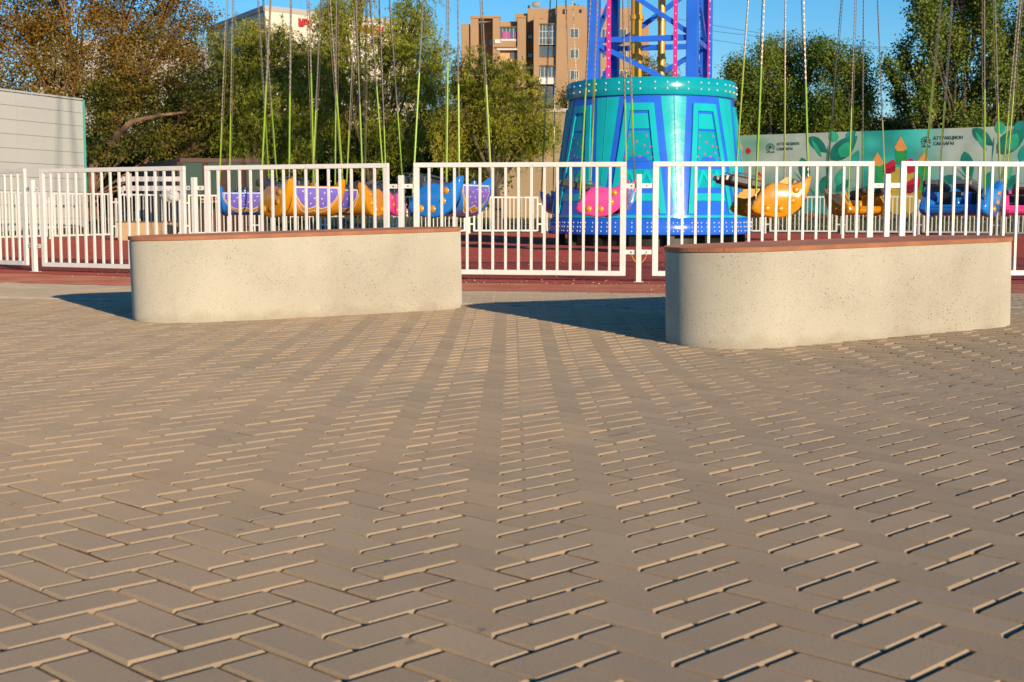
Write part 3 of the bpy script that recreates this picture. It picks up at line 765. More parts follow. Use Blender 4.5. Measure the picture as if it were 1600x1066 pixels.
while s < s_r:
    b.box(mpt(s, 1.2, -.25), (.1, .1, 2.8), rz=math.atan2(md.y, md.x)); s += 2.4
b.box(mpt((s_l + s_r) / 2, .21, -.08), (s_r - s_l, .06, .36), rz=math.atan2(md.y, md.x)); b.build('support_posts', m_black, mural)
def decal(name, polys_px, m, off=.006, parent=None):
    b = MB()
    for poly in polys_px:
        pts = [mray(*q) for q in poly]; b.add([mpt(s, z, off) for s, z in pts], [tuple(range(len(pts)))])
    return b.build(name, m, parent or mural)
def leafpoly(x0, y0, x1, y1, w, n=9, bend=0.0):
    dx, dy = x1 - x0, y1 - y0; L = math.hypot(dx, dy); nx_, ny_ = -dy / L, dx / L; A = []; B = []
    for i in range(n + 1):
        t = i / n; h = w * (math.sin(math.pi * t ** .8)) ** .8 if 0 < t < 1 else 0; c = bend * math.sin(math.pi * t)
        A.append((x0 + dx * t + nx_ * (h + c), y0 + dy * t + ny_ * (h + c)))
        if 0 < i < n: B.append((x0 + dx * t - nx_ * (h - c), y0 + dy * t - ny_ * (h - c)))
    return A + B[::-1]
def watercolour(name, c, c2): return mat(name, c, .55, c2, scale=1.6, detail=5)
ml_d = watercolour('leaf print dark', (.006, .13, .11), (.01, .26, .17)); ml_g = watercolour('leaf print green', (.015, .34, .17), (.05, .48, .30)); ml_t = watercolour('leaf print teal', (.02, .40, .34), (.01, .22, .20))
for off in (0, 254):                       # the same plant motif is printed twice
    if off == 0:
        S = lambda x, y: (x, y)
    else:
        S = lambda x, y: (1520.5 + (x - 1265) * 1.13, 201 + (y - 214) * 1.10 + (x - 1265) * -.02)
    def LP(x0, y0, x1, y1, w, bend=0): a = S(x0, y0); c = S(x1, y1); return leafpoly(*a, *c, w * (1 if off == 0 else 1.1), bend=bend)
    decal('stem', [leafpoly(*S(1294, 226), *S(1291, 262), 1.1), leafpoly(*S(1291, 256), *S(1296, 330), 1.2), leafpoly(*S(1240, 268), *S(1290, 322), 1.0)], ml_d, .005)
    decal('dark_leaf', [LP(1264, 214, 1293, 239, 9), LP(1253, 246, 1262, 288, 9), LP(1218, 288, 1250, 284, 7), LP(1290, 275, 1284, 305, 7)], ml_d, .007)
    decal('dark_leaf', [LP(1298, 250, 1340, 212, 14), LP(1306, 300, 1330, 280, 7)], ml_d, .0075)
    decal('green_leaf', [LP(1306, 222, 1298, 204, 8), LP(1314, 246, 1326, 222, 9), LP(1308, 290, 1318, 262, 7), LP(1284, 246, 1268, 218, 3)], ml_g, .010)
    decal('teal_leaf', [LP(1322, 216, 1338, 205, 6), LP(1330, 262, 1342, 235, 7), LP(1300, 312, 1328, 300, 7), LP(1240, 310, 1216, 320, 6), LP(1262, 322, 1290, 334, 6)], ml_t, .012)
# printed toy blocks between the two plants
mo, mg, mred, mye, mdr = [mat(n_, c, .5, c2_, scale=2) for n_, c, c2_ in (('print orange', (.72, .27, .08), (.80, .40, .08)), ('print green', (.01, .24, .06), (.03, .36, .10)), ('print red', (.62, .02, .05), (.50, .015, .04)), ('print olive', (.45, .38, .05), (.62, .42, .06)), ('print dark red', (.33, .01, .035), (.25, .01, .03)))]
def cyl(x0, x1, y0, y1): return [(x0, y0), (x1, y0), (x1, y1), ((x0 + x1) / 2, y1 + 3), (x0, y1)]
decal('print_block', [[(1368, 290), (1395, 262), (1432, 262), (1450, 292), (1440, 336), (1375, 336)], [(1432, 296), (1458, 290), (1458, 312), (1436, 318)]], mye, .006)
decal('print_cylinder', [cyl(1400, 1417, 235, 256), cyl(1369, 1381, 258, 298), cyl(1434, 1449, 258, 296)], mg, .009)
decal('print_cone', [[(1407.5, 213), (1417.5, 232), (1413, 236), (1402, 236), (1397.5, 231)], [(1371, 238), (1381, 254), (1376, 260), (1366, 259), (1363, 252)], [(1444, 238), (1452, 252), (1446, 259), (1438, 258), (1434, 252)]], mo, .012)
decal('print_red_block', [[(1381, 258), (1396, 249), (1400, 254), (1399, 268), (1383, 274), (1380, 270)], [(1413, 252), (1424, 247), (1432, 254), (1432, 268), (1420, 272)], [(1416, 286), (1431, 276), (1439, 279), (1437, 294), (1422, 303), (1415, 300)]], mred, .015)
decal('print_red_block', [[(1380, 266), (1399, 259), (1399, 268), (1383, 274)], [(1416, 290), (1430, 287), (1430, 299), (1422, 303), (1416, 301)]], mdr, .018)
decal('print_flower', [leafpoly(1165, 236, 1174, 236, 5), leafpoly(1183, 268, 1190, 282, 3.5)], mred, .008); decal('print_flower', [leafpoly(1184, 274, 1190, 288, 4), leafpoly(1155, 224, 1160, 236, 3)], mo, .011)
m_ink = mat('wall ink', (.02, .09, .09), .6)
def walltext(txt, px, py, hpx, name):
    s, z = mray(px, py); s2, z2 = mray(px, py - hpx); size = (z2 - z) * 1.38
    cu = bpy.data.curves.new(name, 'FONT'); cu.body = txt; cu.size = size; cu.offset = size * .012; cu.extrude = .002; cu.space_character = 1.0; cu.materials.append(m_ink)
    o = text_mesh(name, cu); o.parent = mural
    X = md; Y = Vector((0, 0, 1)); Zn = mn
    p = mpt(s, z, .012) - mural.location
    o.matrix_local = Matrix.Translation(p) @ Matrix((X * .90, Y, Zn)).transposed().to_4x4(); return o
walltext('АТТРАКЦИОН', 1214, 227.5, 4.4, 'wall_lettering'); walltext('САЯБАҒЫ', 1214, 235.2, 4.4, 'wall_lettering')
walltext('АТТРАКЦИОН', 1458.5, 218.8, 5.4, 'wall_lettering'); walltext('САЯБАҒЫ', 1458.5, 227.3, 5.4, 'wall_lettering')
def emblem(x, y, h):                        # wheel-like round mark over a small base
    polys = []; n = 11
    for i in range(n):
        t = 2 * math.pi * i / n - .3
        if .9 < (t + .3) % 6.283 < 2.2: continue
        cx_, cy_ = x + h * .42 * math.cos(t), y - h * .05 + h * .42 * math.sin(t)
        polys.append([(cx_ + h * .10 * math.cos(t + a_), cy_ + h * .10 * math.sin(t + a_)) for a_ in (0, 1.57, 3.14, 4.71)])
        x2, y2 = x + h * .30 * math.cos(t), y - h * .05 + h * .30 * math.sin(t); w_ = h * .025
        polys.append([(x + w_ * math.sin(t), y - h * .05 - w_ * math.cos(t)), (x2 + w_ * math.sin(t), y2 - w_ * math.cos(t)), (x2 - w_ * math.sin(t), y2 + w_ * math.cos(t)), (x - w_ * math.sin(t), y - h * .05 + w_ * math.cos(t))])
    for k, wq in ((-.42, .16), (-.18, .16), (.06, .16)): polys.append([(x + k * h, y + .40 * h), (x + (k + wq) * h, y + .40 * h), (x + (k + wq) * h, y + .52 * h), (x + k * h, y + .52 * h)])
    polys.append([(x + .22 * h, y + .52 * h), (x + .34 * h, y + .28 * h), (x + .46 * h, y + .52 * h)])
    decal('wall_emblem', polys, m_ink, .013)
emblem(1204, 231.5, 14); emblem(1447, 222, 16)

# ================================================================ BACKGROUND STRUCTURES
def wbox(b, px0, px1, py0, py1, Z, dep, mi=0, dz=0):
    """box whose front face fills the photo rectangle at distance Z"""
    a = P(px0, py0, Z); c = P(px1, py1, Z); b.box(((a.x + c.x) / 2, Z + dep / 2 + dz, (a.z + c.z) / 2), (abs(c.x - a.x), dep, abs(a.z - c.z)), mi=mi); return b
# beige wall behind the willow
m_beige = mat('beige render', (.44, .33, .20), .9, (.38, .28, .17), scale=.5, bump=.2, bscale=20); m_cop = mat('pale coping', (.62, .56, .47), .8)
e = empty('boundary_wall', (2, 60, 0)); tag(e, 'plain beige rendered wall with pale coping, left of the turquoise ride base', 'wall')
b = MB(); A = P(640, 331, 62); B = P(1100, 331, 58); ang = math.atan2(B.y - A.y, B.x - A.x); h = P(870, 176, 60).z
b.box(((A.x + B.x) / 2, (A.y + B.y) / 2, h / 2), ((B - A).length, .4, h), rz=ang); b.build('wall_face', m_beige, e)
b = MB(); b.box(((A.x + B.x) / 2, (A.y + B.y) / 2, h + .07), ((B - A).length + .2, .55, .14), rz=ang); b.build('coping', m_cop, e)
# panelled building, left
m_sand_p = mat('sandwich panel', (.53, .54, .51), .5, (.49, .50, .475), scale=.6, bump=.05); m_gap = mat('panel joint', (.12, .12, .11), .7); m_tealp = mat('teal edge', (.10, .42, .36), .5)
e = empty('panel_building', (-14.5, 40, 0)); tag(e, 'pale grey panel-clad building with horizontal joints at the left edge', 'building')
K = Vector((-12.95, 41.7, 0)); kd = Vector((-.328, -.945, 0)).normalized(); kn = Vector((-kd.y, kd.x, 0))
if kn.x < 0: kn = -kn
ht = P(138, 158, 41.7).z; LEN = 14.0
b = MB(); ca_ = K + kd * LEN / 2 - kn * 3.0; ra = math.atan2(kd.y, kd.x)
b.box((ca_.x, ca_.y, ht / 2 + .02), (LEN, 5.9, ht - .04), rz=ra); b.build('core', m_gap, e)
zz = .1; i = 0; b = MB()
while zz < ht - .05:
    z1 = min(zz + .395, ht)
    s = 0; j = 0
    while s < LEN:
        s1 = min(s + 3.0, LEN); c = K + kd * (s + s1) / 2 - kn * .02
        b.box((c.x, c.y, (zz + z1) / 2), (s1 - s - .012, .10, z1 - zz - .010), rz=ra); s = s1
    zz = z1
b.build('cladding_panels', m_sand_p, e)
c = K + kd * -.03 - kn * .0; b = MB(); b.box((c.x, c.y, ht / 2 + .02), (.03, .16, ht + .04), rz=ra); b.build('corner_trim', m_tealp, e)
c = K + kd * -.01 - kn * 3.0; b = MB(); b.box((c.x, c.y, ht / 2), (.06, 5.7, ht - .1), rz=ra); b.build('end_wall', m_sand_p, e)
b = MB(); s = .05
while s < LEN: c = K + kd * s + kn * .0; b.box((c.x, c.y, ht + .045), (.055, .14, .05), rz=ra); s += .11
b.build('roof_edge', m_sand_p, e)
b = MB(); s = .6
m_blk = mat('dark notch', (.04, .05, .05), .8)
while s < LEN: c = K + kd * s + kn * .045; b = MB(); b.box((c.x, c.y, P(60, 322, 39).z), (.10, .03, .07), rz=ra); b.build('vent_notch', m_blk, e); s += .43
# brown kiosk with glass
m_brown = mat('kiosk brown', (.075, .022, .016), .6, bump=.2); m_glass = mat('kiosk glass', (.010, .045, .042), .08, spec=.8, var=.3, scale=1.5); m_tan = mat('tan counter', (.55, .36, .20), .7)
e = empty('kiosk', (-9, 43, 0)); tag(e, 'dark brown kiosk with green glass panes behind the railing, left', 'kiosk')
A = P(283, 331, 41); B = P(352, 331, 41.3); C_ = P(221, 331, 46.5); hk = P(283, 247, 41).z; B2 = A + (B - A) * 1.9
def face_wall(b, A, B, z0, z1, t=.08): b.bar(Vector((A.x, A.y, (z0 + z1) / 2)), Vector((B.x, B.y, (z0 + z1) / 2)), t, z1 - z0); return b
b = MB(); D_ = C_ + (B2 - A); b.prism([(A.x, A.y), (B2.x, B2.y), (D_.x, D_.y), (C_.x, C_.y)], lambda x, y: (x, y, hk - .12), lambda x, y: (x, y, hk)); b.build('roof', m_brown, e)
b = MB(); face_wall(b, A, B2, 0, .78); face_wall(b, A, C_, 0, hk - .13)
for t in (0, .30, .52, .76, 1.0): q = A + (B2 - A) * t; b.box((q.x, q.y, hk / 2), (.14, .14, hk - .25))
b.build('wall_panels', m_brown, e)
b = MB(); face_wall(b, A, B2, .78, hk - .13, .02); b.build('pane', m_glass, e)
b = MB(); q0, q1 = A + (B2 - A) * .25, B2; b.bar(Vector((q0.x, q0.y - .22, 1.03)), Vector((q1.x, q1.y - .22, 1.03)), .35, .12); b.build('counter', m_tan, e)
# white slatted display frame with pointed end
m_wp = mat('white board', (.66, .60, .62), .6)
e = empty('slatted_board', P(240, 360, 38.5) * 1); e.location.z = 0; tag(e, 'white board of two wide slats with pointed left end, before the brown kiosk', 'board')
b = MB(); Zb = 38.5
for (y0, y1) in ((276, 283.5), (290.5, 298.5)): wbox(b, 192, 287, y0, y1, Zb, .05)
b.build('slat', m_wp, e)
b = MB(); wbox(b, 196.5, 206, 271, 309, Zb - .08, .05)
p4 = [P(*q, Zb - .03) for q in ((183, 285), (193, 276), (193, 284.5))]; b.prism([(p.x, p.z) for p in p4], lambda x, z: (x, Zb - .03, z), lambda x, z: (x, Zb - .09, z))
p4 = [P(*q, Zb - .03) for q in ((183, 293), (193, 292), (194, 304))]; b.prism([(p.x, p.z) for p in p4], lambda x, z: (x, Zb - .03, z), lambda x, z: (x, Zb - .09, z))
b.build('pointed_end', m_wp, e)
b = MB()
for x in (200, 246, 284): a = P(x, 290, Zb); b.box((a.x, Zb + .08, .95), (.06, .06, 1.9))
b.build('leg', m_gap, e)
# box bench inside the ring fence
e = empty('box_planter', G(222, 377)); tag(e, 'low tan box with dark top edge inside the ring, in front of the slatted board', 'planter box')
b = MB(); g = G(184, 376); b.box((g.x + .66, g.y + .3, .22), (1.32, .55, .44)); b.box((g.x + 1.36, g.y + .2, .22), (.04, .4, .42))
b.build('box_side', m_tan, e)
b = MB(); b.box((g.x + .66, g.y + .3, .455), (1.36, .6, .03)); b.build('box_top', mat('dark trim', (.16, .09, .05), .7), e)
# white bag lying over the far fence
b = MB(); p = P(268, 306, 36); rb2 = random.Random(2)
vs = []; fs = []
b.ball((p.x, p.y - .1, p.z), .24, 16, 10, sc3=(1.1, .55, .62)); b.v = [tuple(c + rb2.gauss(0, .018) for c in q) for q in b.v]
tag(b.build('plastic_bag', mat('bag white', (.72, .68, .64), .5), smooth=True), 'crumpled white bag on the far railing left of the kiosk glass', 'bag')

# ---------------- apartment block
m_apt = mat('tan brick facade', (.41, .26, .145), .9, (.36, .225, .125), scale=.15, bump=.15, bscale=3); m_apt2 = mat('tan parapet', (.60, .38, .20), .9)
m_wfr = mat('window frame white', (.68, .66, .62), .5); m_win = mat('window glass', (.05, .09, .13), .08, (.10, .13, .14), scale=.6, spec=.8); m_pinkp = mat('pink balcony sheet', (.50, .045, .25), .5); m_wbrown = mat('brown frame', (.16, .09, .05), .6)
m_gap2 = mat('dish grey', (.30, .30, .29), .6)
m_roofk = mat('roof dark', (.05, .04, .035), .8)
ZA = 190; e = empty('apartment_block', (2, ZA, 0)); tag(e, 'tall tan brick apartment block with glazed balconies, left of the ride tower', 'building')
GB = 470
def part(name, m, rects, parent=e, Z=ZA, smooth=False):
    for (x0, x1, y0, y1, dz, dep) in rects: o = wbox(MB(), x0, x1, y0, y1, Z, dep, dz=dz).build(name, m, parent)
    return o
bodyR = [(720, 735, 37, 360, 0.4, 16), (735, 748.2, 27, 360, 0.0, 16), (748.2, 770, 26, 360, 4.2, 12), (770, 781.5, 25.5, 360, 0, 16), (781.5, 808.5, 31, 360, 1.7, 14),
         (808.5, 821.5, 26.5, 360, 0, 16), (821.5, 834, 29, 360, 4.2, 12), (834, 842, 24.5, 360, 0, 16), (842, 869, 27, 360, 2.0, 14), (869, 1003, 22, 360, 0, 16), (1003, 1012, 37, 360, 1, 14)]
part('wall', m_apt, bodyR)
part('parapet', m_apt, [(735, 770, 25, 29, -.15, 3), (769.8, 782, 24, 27.5, -.15, 3), (808, 822, 25, 28, -.15, 3)])
part('roof_block', m_apt, [(805, 825, 13, 30, 5, 8), (825, 869, 6.5, 30, 4, 8), (869, 915, 5, 23, 2.2, 10), (915, 1001, 9, 23, 2.2, 10)])
part('roof_equipment', m_roofk, [(825.5, 829, -2, 7, 6, 1), (898, 902, -3, 7, 5, .8), (904.5, 908, -1, 8, 5, .8), (879, 886, 15, 21, -.3, 1.0), (905, 909, 15, 19, -.2, 1.0), (858, 862, 18, 24, 1.5, .6)])
b = MB(); p = P(838, 3, ZA + 8); b.ball((p.x, p.y, p.z - .35), .62, 14, 8, sc3=(1, .3, .75)); b.bar((p.x, p.y, p.z - 1.6), (p.x, p.y, p.z - .4), .12); b.build('satellite_dish', m_gap2, e, smooth=True)
def window(x0, x1, y0, y1, dz, cols, rows=1, frame=m_wfr, panes=None, parent=e, Z=ZA, fw=.6, glass=None, name='window'):
    b = MB(); f = fw
    wbox(b, x0, x1, y0, y0 + f, Z, .2, dz=dz); wbox(b, x0, x1, y1 - f, y1, Z, .2, dz=dz)
    for i in range(cols + 1): x = x0 + (x1 - x0 - f) * i / cols; wbox(b, x, x + f, y0 + f, y1 - f, Z, .2, dz=dz)
    for j in range(1, rows): y = y0 + (y1 - y0) * j / rows; wbox(b, x0 + f, x1 - f, y - f / 2, y + f / 2, Z, .16, dz=dz + .02)
    o = b.build(name, frame, parent)
    b = MB(); wbox(b, x0 + .2, x1 - .2, y0 + .2, y1 - .2, Z, .3, dz=dz + .04); b.build('pane', glass or m_win, o); return o
for y in (45, 77, 110, 142): window(891, 904, y, y + 14.5, -.08, 2)
for x in (940, 968): 
    for y in (45, 77, 110): window(x, x + 11, y, y + 14.5, -.08, 2)
window(774, 808, 43, 61, .5, 6); part('balcony_sheet', m_pinkp, [(785, 790, 49, 60, .45, .1), (792, 797, 49, 60, .45, .1), (804.5, 808, 49, 60, .45, .1)])
part('balcony_parapet', m_apt, [(773, 808.3, 63.5, 74, .4, 1.2), (838, 868.5, 89, 101, .6, 1.3), (838, 868.5, 151, 163, .6, 1.3)])
part('white_parapet', m_wfr, [(783, 808, 61, 63.5, .35, 1.2), (842, 868, 121, 131, .55, 1.3), (776, 808, 76, 78.5, -.2, 2), (773, 782, 62, 68, -.2, .6)])
part('cream_recess', m_apt2, [(773, 808.3, 79, 96, 1.0, .5)]); window(798, 808, 81, 90, .8, 2, frame=m_wbrown)
window(837.5, 868.5, 38, 69, .6, 6, 3); window(837.5, 868.5, 71, 88, .8, 6, 2, frame=m_wbrown); window(838.5, 868.5, 103.5, 120.5, .6, 5, 1); window(846, 868.5, 134, 150, .7, 6, 1, frame=m_wbrown)
for y in (48, 78, 98, 118): window(825, 833, y, y + 7, 4.0, 1, frame=m_wbrown)
window(762, 769, 55, 66, 4.0, 1, frame=m_wbrown)
part('awning', m_wbrown, [(773, 808.3, 41, 43, .2, 1.5), (773, 808.3, 73.5, 75.5, -.2, 1.8), (836, 868.6, 36, 38, .3, 1.5), (836, 868.6, 101.4, 103.3, .3, 1.5)])

# ---------------- white office building with red lettering
m_wb = mat('white facade', (.74, .66, .55), .8, (.68, .60, .50), scale=.2); m_wb2 = mat('grey side facade', (.42, .40, .38), .85)
e = empty('office_building', (-30, 125, 0)); tag(e, 'white building with red rooftop lettering behind the willows, upper left', 'building')
A = P(419, 331, 120); ZR = 131.5; B = P(651, 331, ZR - 1); ht = P(419, 17, 120).z; C_ = P(330, 331, 134)
fd = (B - A).normalized(); fn = Vector((fd.y, -fd.x, 0))
b = MB(); D_ = B + (C_ - A); b.prism([(A.x, A.y), (B.x, B.y), (D_.x, D_.y), (C_.x, C_.y)], lambda x, y: (x, y, 0), lambda x, y: (x, y, ht)); b.build('wall', m_wb, e)
b = MB(); b.prism([(A.x - .1, A.y - .15), (B.x + .1, B.y - .15), (D_.x, D_.y), (C_.x - .15, C_.y)], lambda x, y: (x, y, ht + .01), lambda x, y: (x, y, ht + .45)); b.build('parapet', mat('parapet grey', (.45, .42, .40), .8), e)
def bray(px, py): d = ray(px, py); o = Vector((0, 0, CAMH)); t = (A - o).dot(fn) / d.dot(fn); return o + d * t
m_rl = mat('red letters', (.62, .02, .03), .5)
for (txt, px, py, hp) in (('№S', 465, 41, 12), ('ӘЛЕУ', 497, 45, 12), ('НИЕЦ', 561, 51, 12)):
    p = bray(px, py); p2 = bray(px, py - hp); size = (p2.z - p.z) * 1.38
    cu = bpy.data.curves.new('red_lettering', 'FONT'); cu.body = txt; cu.size = size; cu.offset = size * .02; cu.extrude = .08; cu.materials.append(m_rl)
    o = text_mesh('red_lettering', cu); o.parent = e
    o.matrix_local = Matrix.Translation(p + fn * .12 - e.location) @ Matrix((fd, Vector((0, 0, 1)), fn)).transposed().to_4x4()
for row in range(3):
    for k in range(9):
        p = A + fd * (3 + k * 3.6); b = MB(); z = 11 - row * 4.2
        b.bar(p + fn * .03 + Vector((0, 0, z)), p + fd * 1.8 + fn * .03 + Vector((0, 0, z)), .1, 1.7); wq = b.build('window', m_win, e)
# ---------------- pale building glimpsed through the elm
e = empty('pale_house', (-24, 75, 0)); tag(e, 'pale grey house with white-framed windows glimpsed through the autumn elm', 'building')
ZP = 75; part('wall', mat('pale wall', (.45, .42, .38), .9), [(60, 300, 62, 350, 0, 8)], parent=e, Z=ZP)
for x in (112, 158, 216): 
    for y in (92, 150): window(x, x + 20, y, y + 22, -.05, 2, parent=e, Z=ZP, fw=1.6)
# low grey-roofed building far right
e = empty('far_building', (30, 140, 0)); tag(e, 'low grey building far behind, in the gap between the acacias and the poplar', 'building')
part('wall', mat('far wall', (.35, .30, .24), .9), [(1340, 1440, 189, 331, 0, 10)], parent=e, Z=140); part('roof', mat('far roof', (.16, .18, .22), .8), [(1336, 1444, 183, 189.5, -.5, 11)], parent=e, Z=140)
# overhead wires
m_wire = mat('wire', (.05, .05, .05), .6)
for i, (y0, y1, lab) in enumerate(((40, 66, 'uppermost thin overhead wire crossing the sky right of the tower'), (52, 96, 'second thin overhead wire, sagging lower across the sky right of the tower'), (28, 84, 'steepest thin overhead wire across the sky right of the tower'))):
    b = MB(); a = P(1050 , y0, 100); c = P(1700, y1 + 12, 112); pts = [a + (c - a) * t - Vector((0, 0, 2.0 * 4 * t * (1 - t) * .35)) for t in np.linspace(0, 1, 16)]
    b.tube(pts, .014, 4); tag(b.build('overhead_wire', m_wire), lab, 'wire', 'overhead wires')
# ================================================================ TREES
def unit(n): v = rng.normal(size=(n, 3)); return v / np.linalg.norm(v, axis=1)[:, None]
def leaves(centres, size, aspect, droop=0.0, up=.3):
    n = len(centres); a = unit(n); a[:, 2] -= droop; a /= np.linalg.norm(a, axis=1)[:, None]
    nn = unit(n); nn[:, 2] += up; bvec = np.cross(a, nn); bvec /= np.linalg.norm(bvec, axis=1)[:, None] + 1e-9
    L = (size * rng.uniform(.65, 1.25, n))[:, None]; W = L * aspect
    c = centres
    V = np.stack([c - a * L / 2, c + bvec * W / 2 - a * L * .05, c + a * L / 2, c - bvec * W / 2 - a * L * .05], 1)
    return V.reshape(-1, 3)
def tree(name, label, trunk_px, Z, clumps, m_leaf, m_bark, style='round', dens=1.0, size=.11, aspect=.6, cat='tree', group='trees behind the ride', trunk_r=.2, fork=2.2, limbs=True, leafspread=.24, zrand=.35, lean=None):
    base = P(trunk_px, 331, Z); base = Vector((base.x, Z, 0)); e = empty(name, base); tag(e, label, cat, group)
    k = Z / FPX; pts = []; limb = MB(); rr = random.Random(int(trunk_px))
    top = base + Vector((rr.uniform(-.3, .3), 0, fork))
    if limbs: limb.tube([base, base + Vector((.05, 0, fork * .5)), top], [trunk_r * 1.25, trunk_r, trunk_r * .9], 10)
    if lean: limb.tube([P(x_, y_, Z - 1.0) for x_, y_ in lean], [.17, .15, .13, .09, .06, .025], 8)
    for (cx, cy, rx, ry) in clumps:
        c = P(cx, cy, Z); rx *= k; ry *= k; rd = min(max(rx, ry), 2.6)
        c.y += rr.uniform(-zrand, zrand) * 3
        vol = rx * ry * rd; nt = int(dens * 26 * (vol ** .72)) + 6
        d = unit(nt); rad = rng.uniform(.25, 1, nt) ** .5; rad[rng.random(nt) < .13] *= 1.32
        tw = np.array(c)[None] + d * rad[:, None] * np.array([rx, rd, ry])[None]
        lump = rng.uniform(.5, 1.35, nt)
        if limbs:
            mid = top + (c - top) * .5 + Vector((rr.uniform(-.4, .4), rr.uniform(-.4, .4), (-.35 if style != 'willow' else .5)))
            limb.tube([top, mid, c], [trunk_r * .42, trunk_r * .24, trunk_r * .10], 6)
            for q in range(min(14, nt)):
                t = Vector(tw[q]); m2 = c + (t - c) * .5 + Vector((rr.uniform(-.2, .2), rr.uniform(-.2, .2), rr.uniform(-.1, .25)))
                s = mid + (c - mid) * rr.uniform(.3, 1); limb.tube([s, m2, t], [.045, .028, .01], 4)
        for q in range(nt):
            if style == 'willow':
                ns = 5; Ls = rr.uniform(.5, 1.3) * lump[q]
                for _ in range(ns):
                    m_ = 18; o = rng.normal(0, .17, 3); t = rng.uniform(0, 1, m_)
                    sl = rng.normal(0, .22, 2); x = np.stack([tw[q][0] + o[0] + sl[0] * t, tw[q][1] + o[1] + sl[1] * t, tw[q][2] + o[2] - Ls * t * t * .9 + .25 * t], 1)
                    pts.append(x + rng.normal(0, .035, (m_, 3)))
            else:
                m_ = int(60 * lump[q] * (leafspread / .24) ** 1.2)
                x = rng.normal(0, leafspread * lump[q] ** .4, (m_, 3)); x[:, 2] *= .8 if style == 'round' else 1.5
                pts.append(tw[q][None] + x)
    C = np.concatenate(pts); V = leaves(C, size, aspect, droop=.9 if style == 'willow' else .15)
    V -= np.array(base)[None]
    npmesh('crown', V, 4, m_leaf, parent=e)
    if limbs: limb.build('trunk', m_bark, e, smooth=True)
    return len(C)
bark = mat('grey bark', (.16, .12, .085), .9, (.08, .06, .045), scale=4, bump=.6, bscale=15); bark2 = mat('reddish bark', (.30, .17, .09), .9, (.16, .09, .05), scale=4, bump=.6, bscale=15)
L_elm = leafmat('elm leaves autumn', (.085, .11, .014), (.27, .17, .022), (.46, .23, .03), .45); L_elm2 = leafmat('elm leaves olive', (.07, .11, .013), (.20, .20, .025), (.44, .26, .04), .5)
L_wil = leafmat('willow leaves', (.13, .19, .015), (.31, .34, .03), (.54, .47, .09), .5); L_wil2 = leafmat('willow leaves olive', (.15, .21, .016), (.37, .37, .035), (.60, .47, .09), .5)
L_dark = leafmat('dark shrub leaves', (.035, .06, .008), (.09, .115, .013), (.22, .19, .03), .5)
L_ac = leafmat('acacia leaves', (.065, .12, .012), (.18, .25, .022), (.40, .40, .05), .5); L_pop = leafmat('poplar leaves', (.045, .10, .012), (.15, .22, .025), (.42, .42, .09), .45)
cnt = 0
cnt += tree('elm_tree', 'large autumn elm with rusty brown leaves at the upper left corner, above the grey building', 142, 50,
    [(20, 20, 80, 60), (-60, 90, 80, 80), (110, 50, 75, 60), (190, 10, 70, 60), (285, 45, 55, 55), (75, 130, 70, 42), (150, 120, 60, 50), (240, 110, 60, 45), (305, 140, 36, 50), (110, -50, 100, 50), (280, -40, 60, 45), (190, 70, 45, 40), (0, 160, 60, 30)],
    L_elm, bark2, dens=1.3, size=.11, aspect=.6, trunk_r=.20, fork=2.3, leafspread=.27)
cnt += tree('elm_tree', 'olive green elm with a leaning branch, below the autumn elm and left of the willows', 142, 48,
    [(190, 150, 46, 34), (240, 165, 44, 34), (172, 195, 30, 32), (290, 180, 36, 40), (225, 215, 40, 26), (318, 150, 26, 44), (150, 150, 34, 30), (265, 225, 40, 26), (310, 228, 30, 24), (180, 240, 30, 16)], L_elm2, bark2, dens=1.9, size=.108, trunk_r=.10, fork=1.2, lean=[(140, 300), (146, 258), (170, 226), (205, 190), (250, 180), (332, 171)])
cnt += tree('willow_tree', 'olive green willow in front of the white building, nearest the autumn elm', 405, 47,
    [(385, 75, 34, 38), (388, 46, 20, 20), (442, 64, 24, 16), (478, 84, 28, 24), (352, 80, 14, 22), (500, 100, 24, 30), (430, 110, 42, 44), (375, 135, 38, 55), (430, 165, 55, 50), (365, 195, 35, 50), (415, 225, 60, 38), (480, 150, 35, 55), (345, 120, 15, 50), (470, 215, 40, 40)], L_wil, bark, 'willow', dens=3.2, size=.112, aspect=.30, trunk_r=.2, fork=1.8)
cnt += tree('willow_tree', 'tall feathery willow in front of the red-lettered building, thinner at its top', 590, 50,
    [(535, 40, 36, 42), (518, 14, 18, 24), (508, 78, 22, 30), (560, -10, 20, 26), (600, 75, 45, 42), (645, 35, 38, 48), (530, 115, 45, 45), (590, 145, 48, 45), (650, 110, 34, 50), (545, 200, 48, 42), (610, 215, 55, 36), (665, 165, 32, 50), (520, 160, 26, 40), (680, 90, 20, 34)], L_wil, bark, 'willow', dens=2.6, size=.112, aspect=.30, trunk_r=.2, fork=1.8)
cnt += tree('willow_tree', 'rounded yellow-green willow below the tan apartment block, left of the ride base', 775, 47,
    [(755, 125, 28, 34), (800, 130, 36, 34), (735, 165, 28, 45), (785, 175, 45, 38), (835, 175, 26, 36), (750, 215, 48, 34), (815, 215, 42, 34), (700, 200, 26, 45), (720, 130, 16, 35), (850, 215, 20, 28)], L_wil2, bark, 'willow', dens=3.4, size=.112, aspect=.30, trunk_r=.16, fork=1.5)
cnt += tree('acacia_tree', 'broad green acacia just right of the ride tower, above the mural wall', 1205, 63,
    [(1168, 130, 26, 45), (1200, 80, 22, 24), (1196, 125, 32, 40), (1238, 85, 24, 30), (1235, 130, 32, 45), (1265, 105, 22, 32), (1180, 180, 45, 36), (1250, 180, 38, 34), (1145, 105, 12, 20), (1278, 80, 12, 18)], L_ac, bark, dens=2.3, size=.115, aspect=.55, trunk_r=.2, fork=2.6, leafspread=.25)
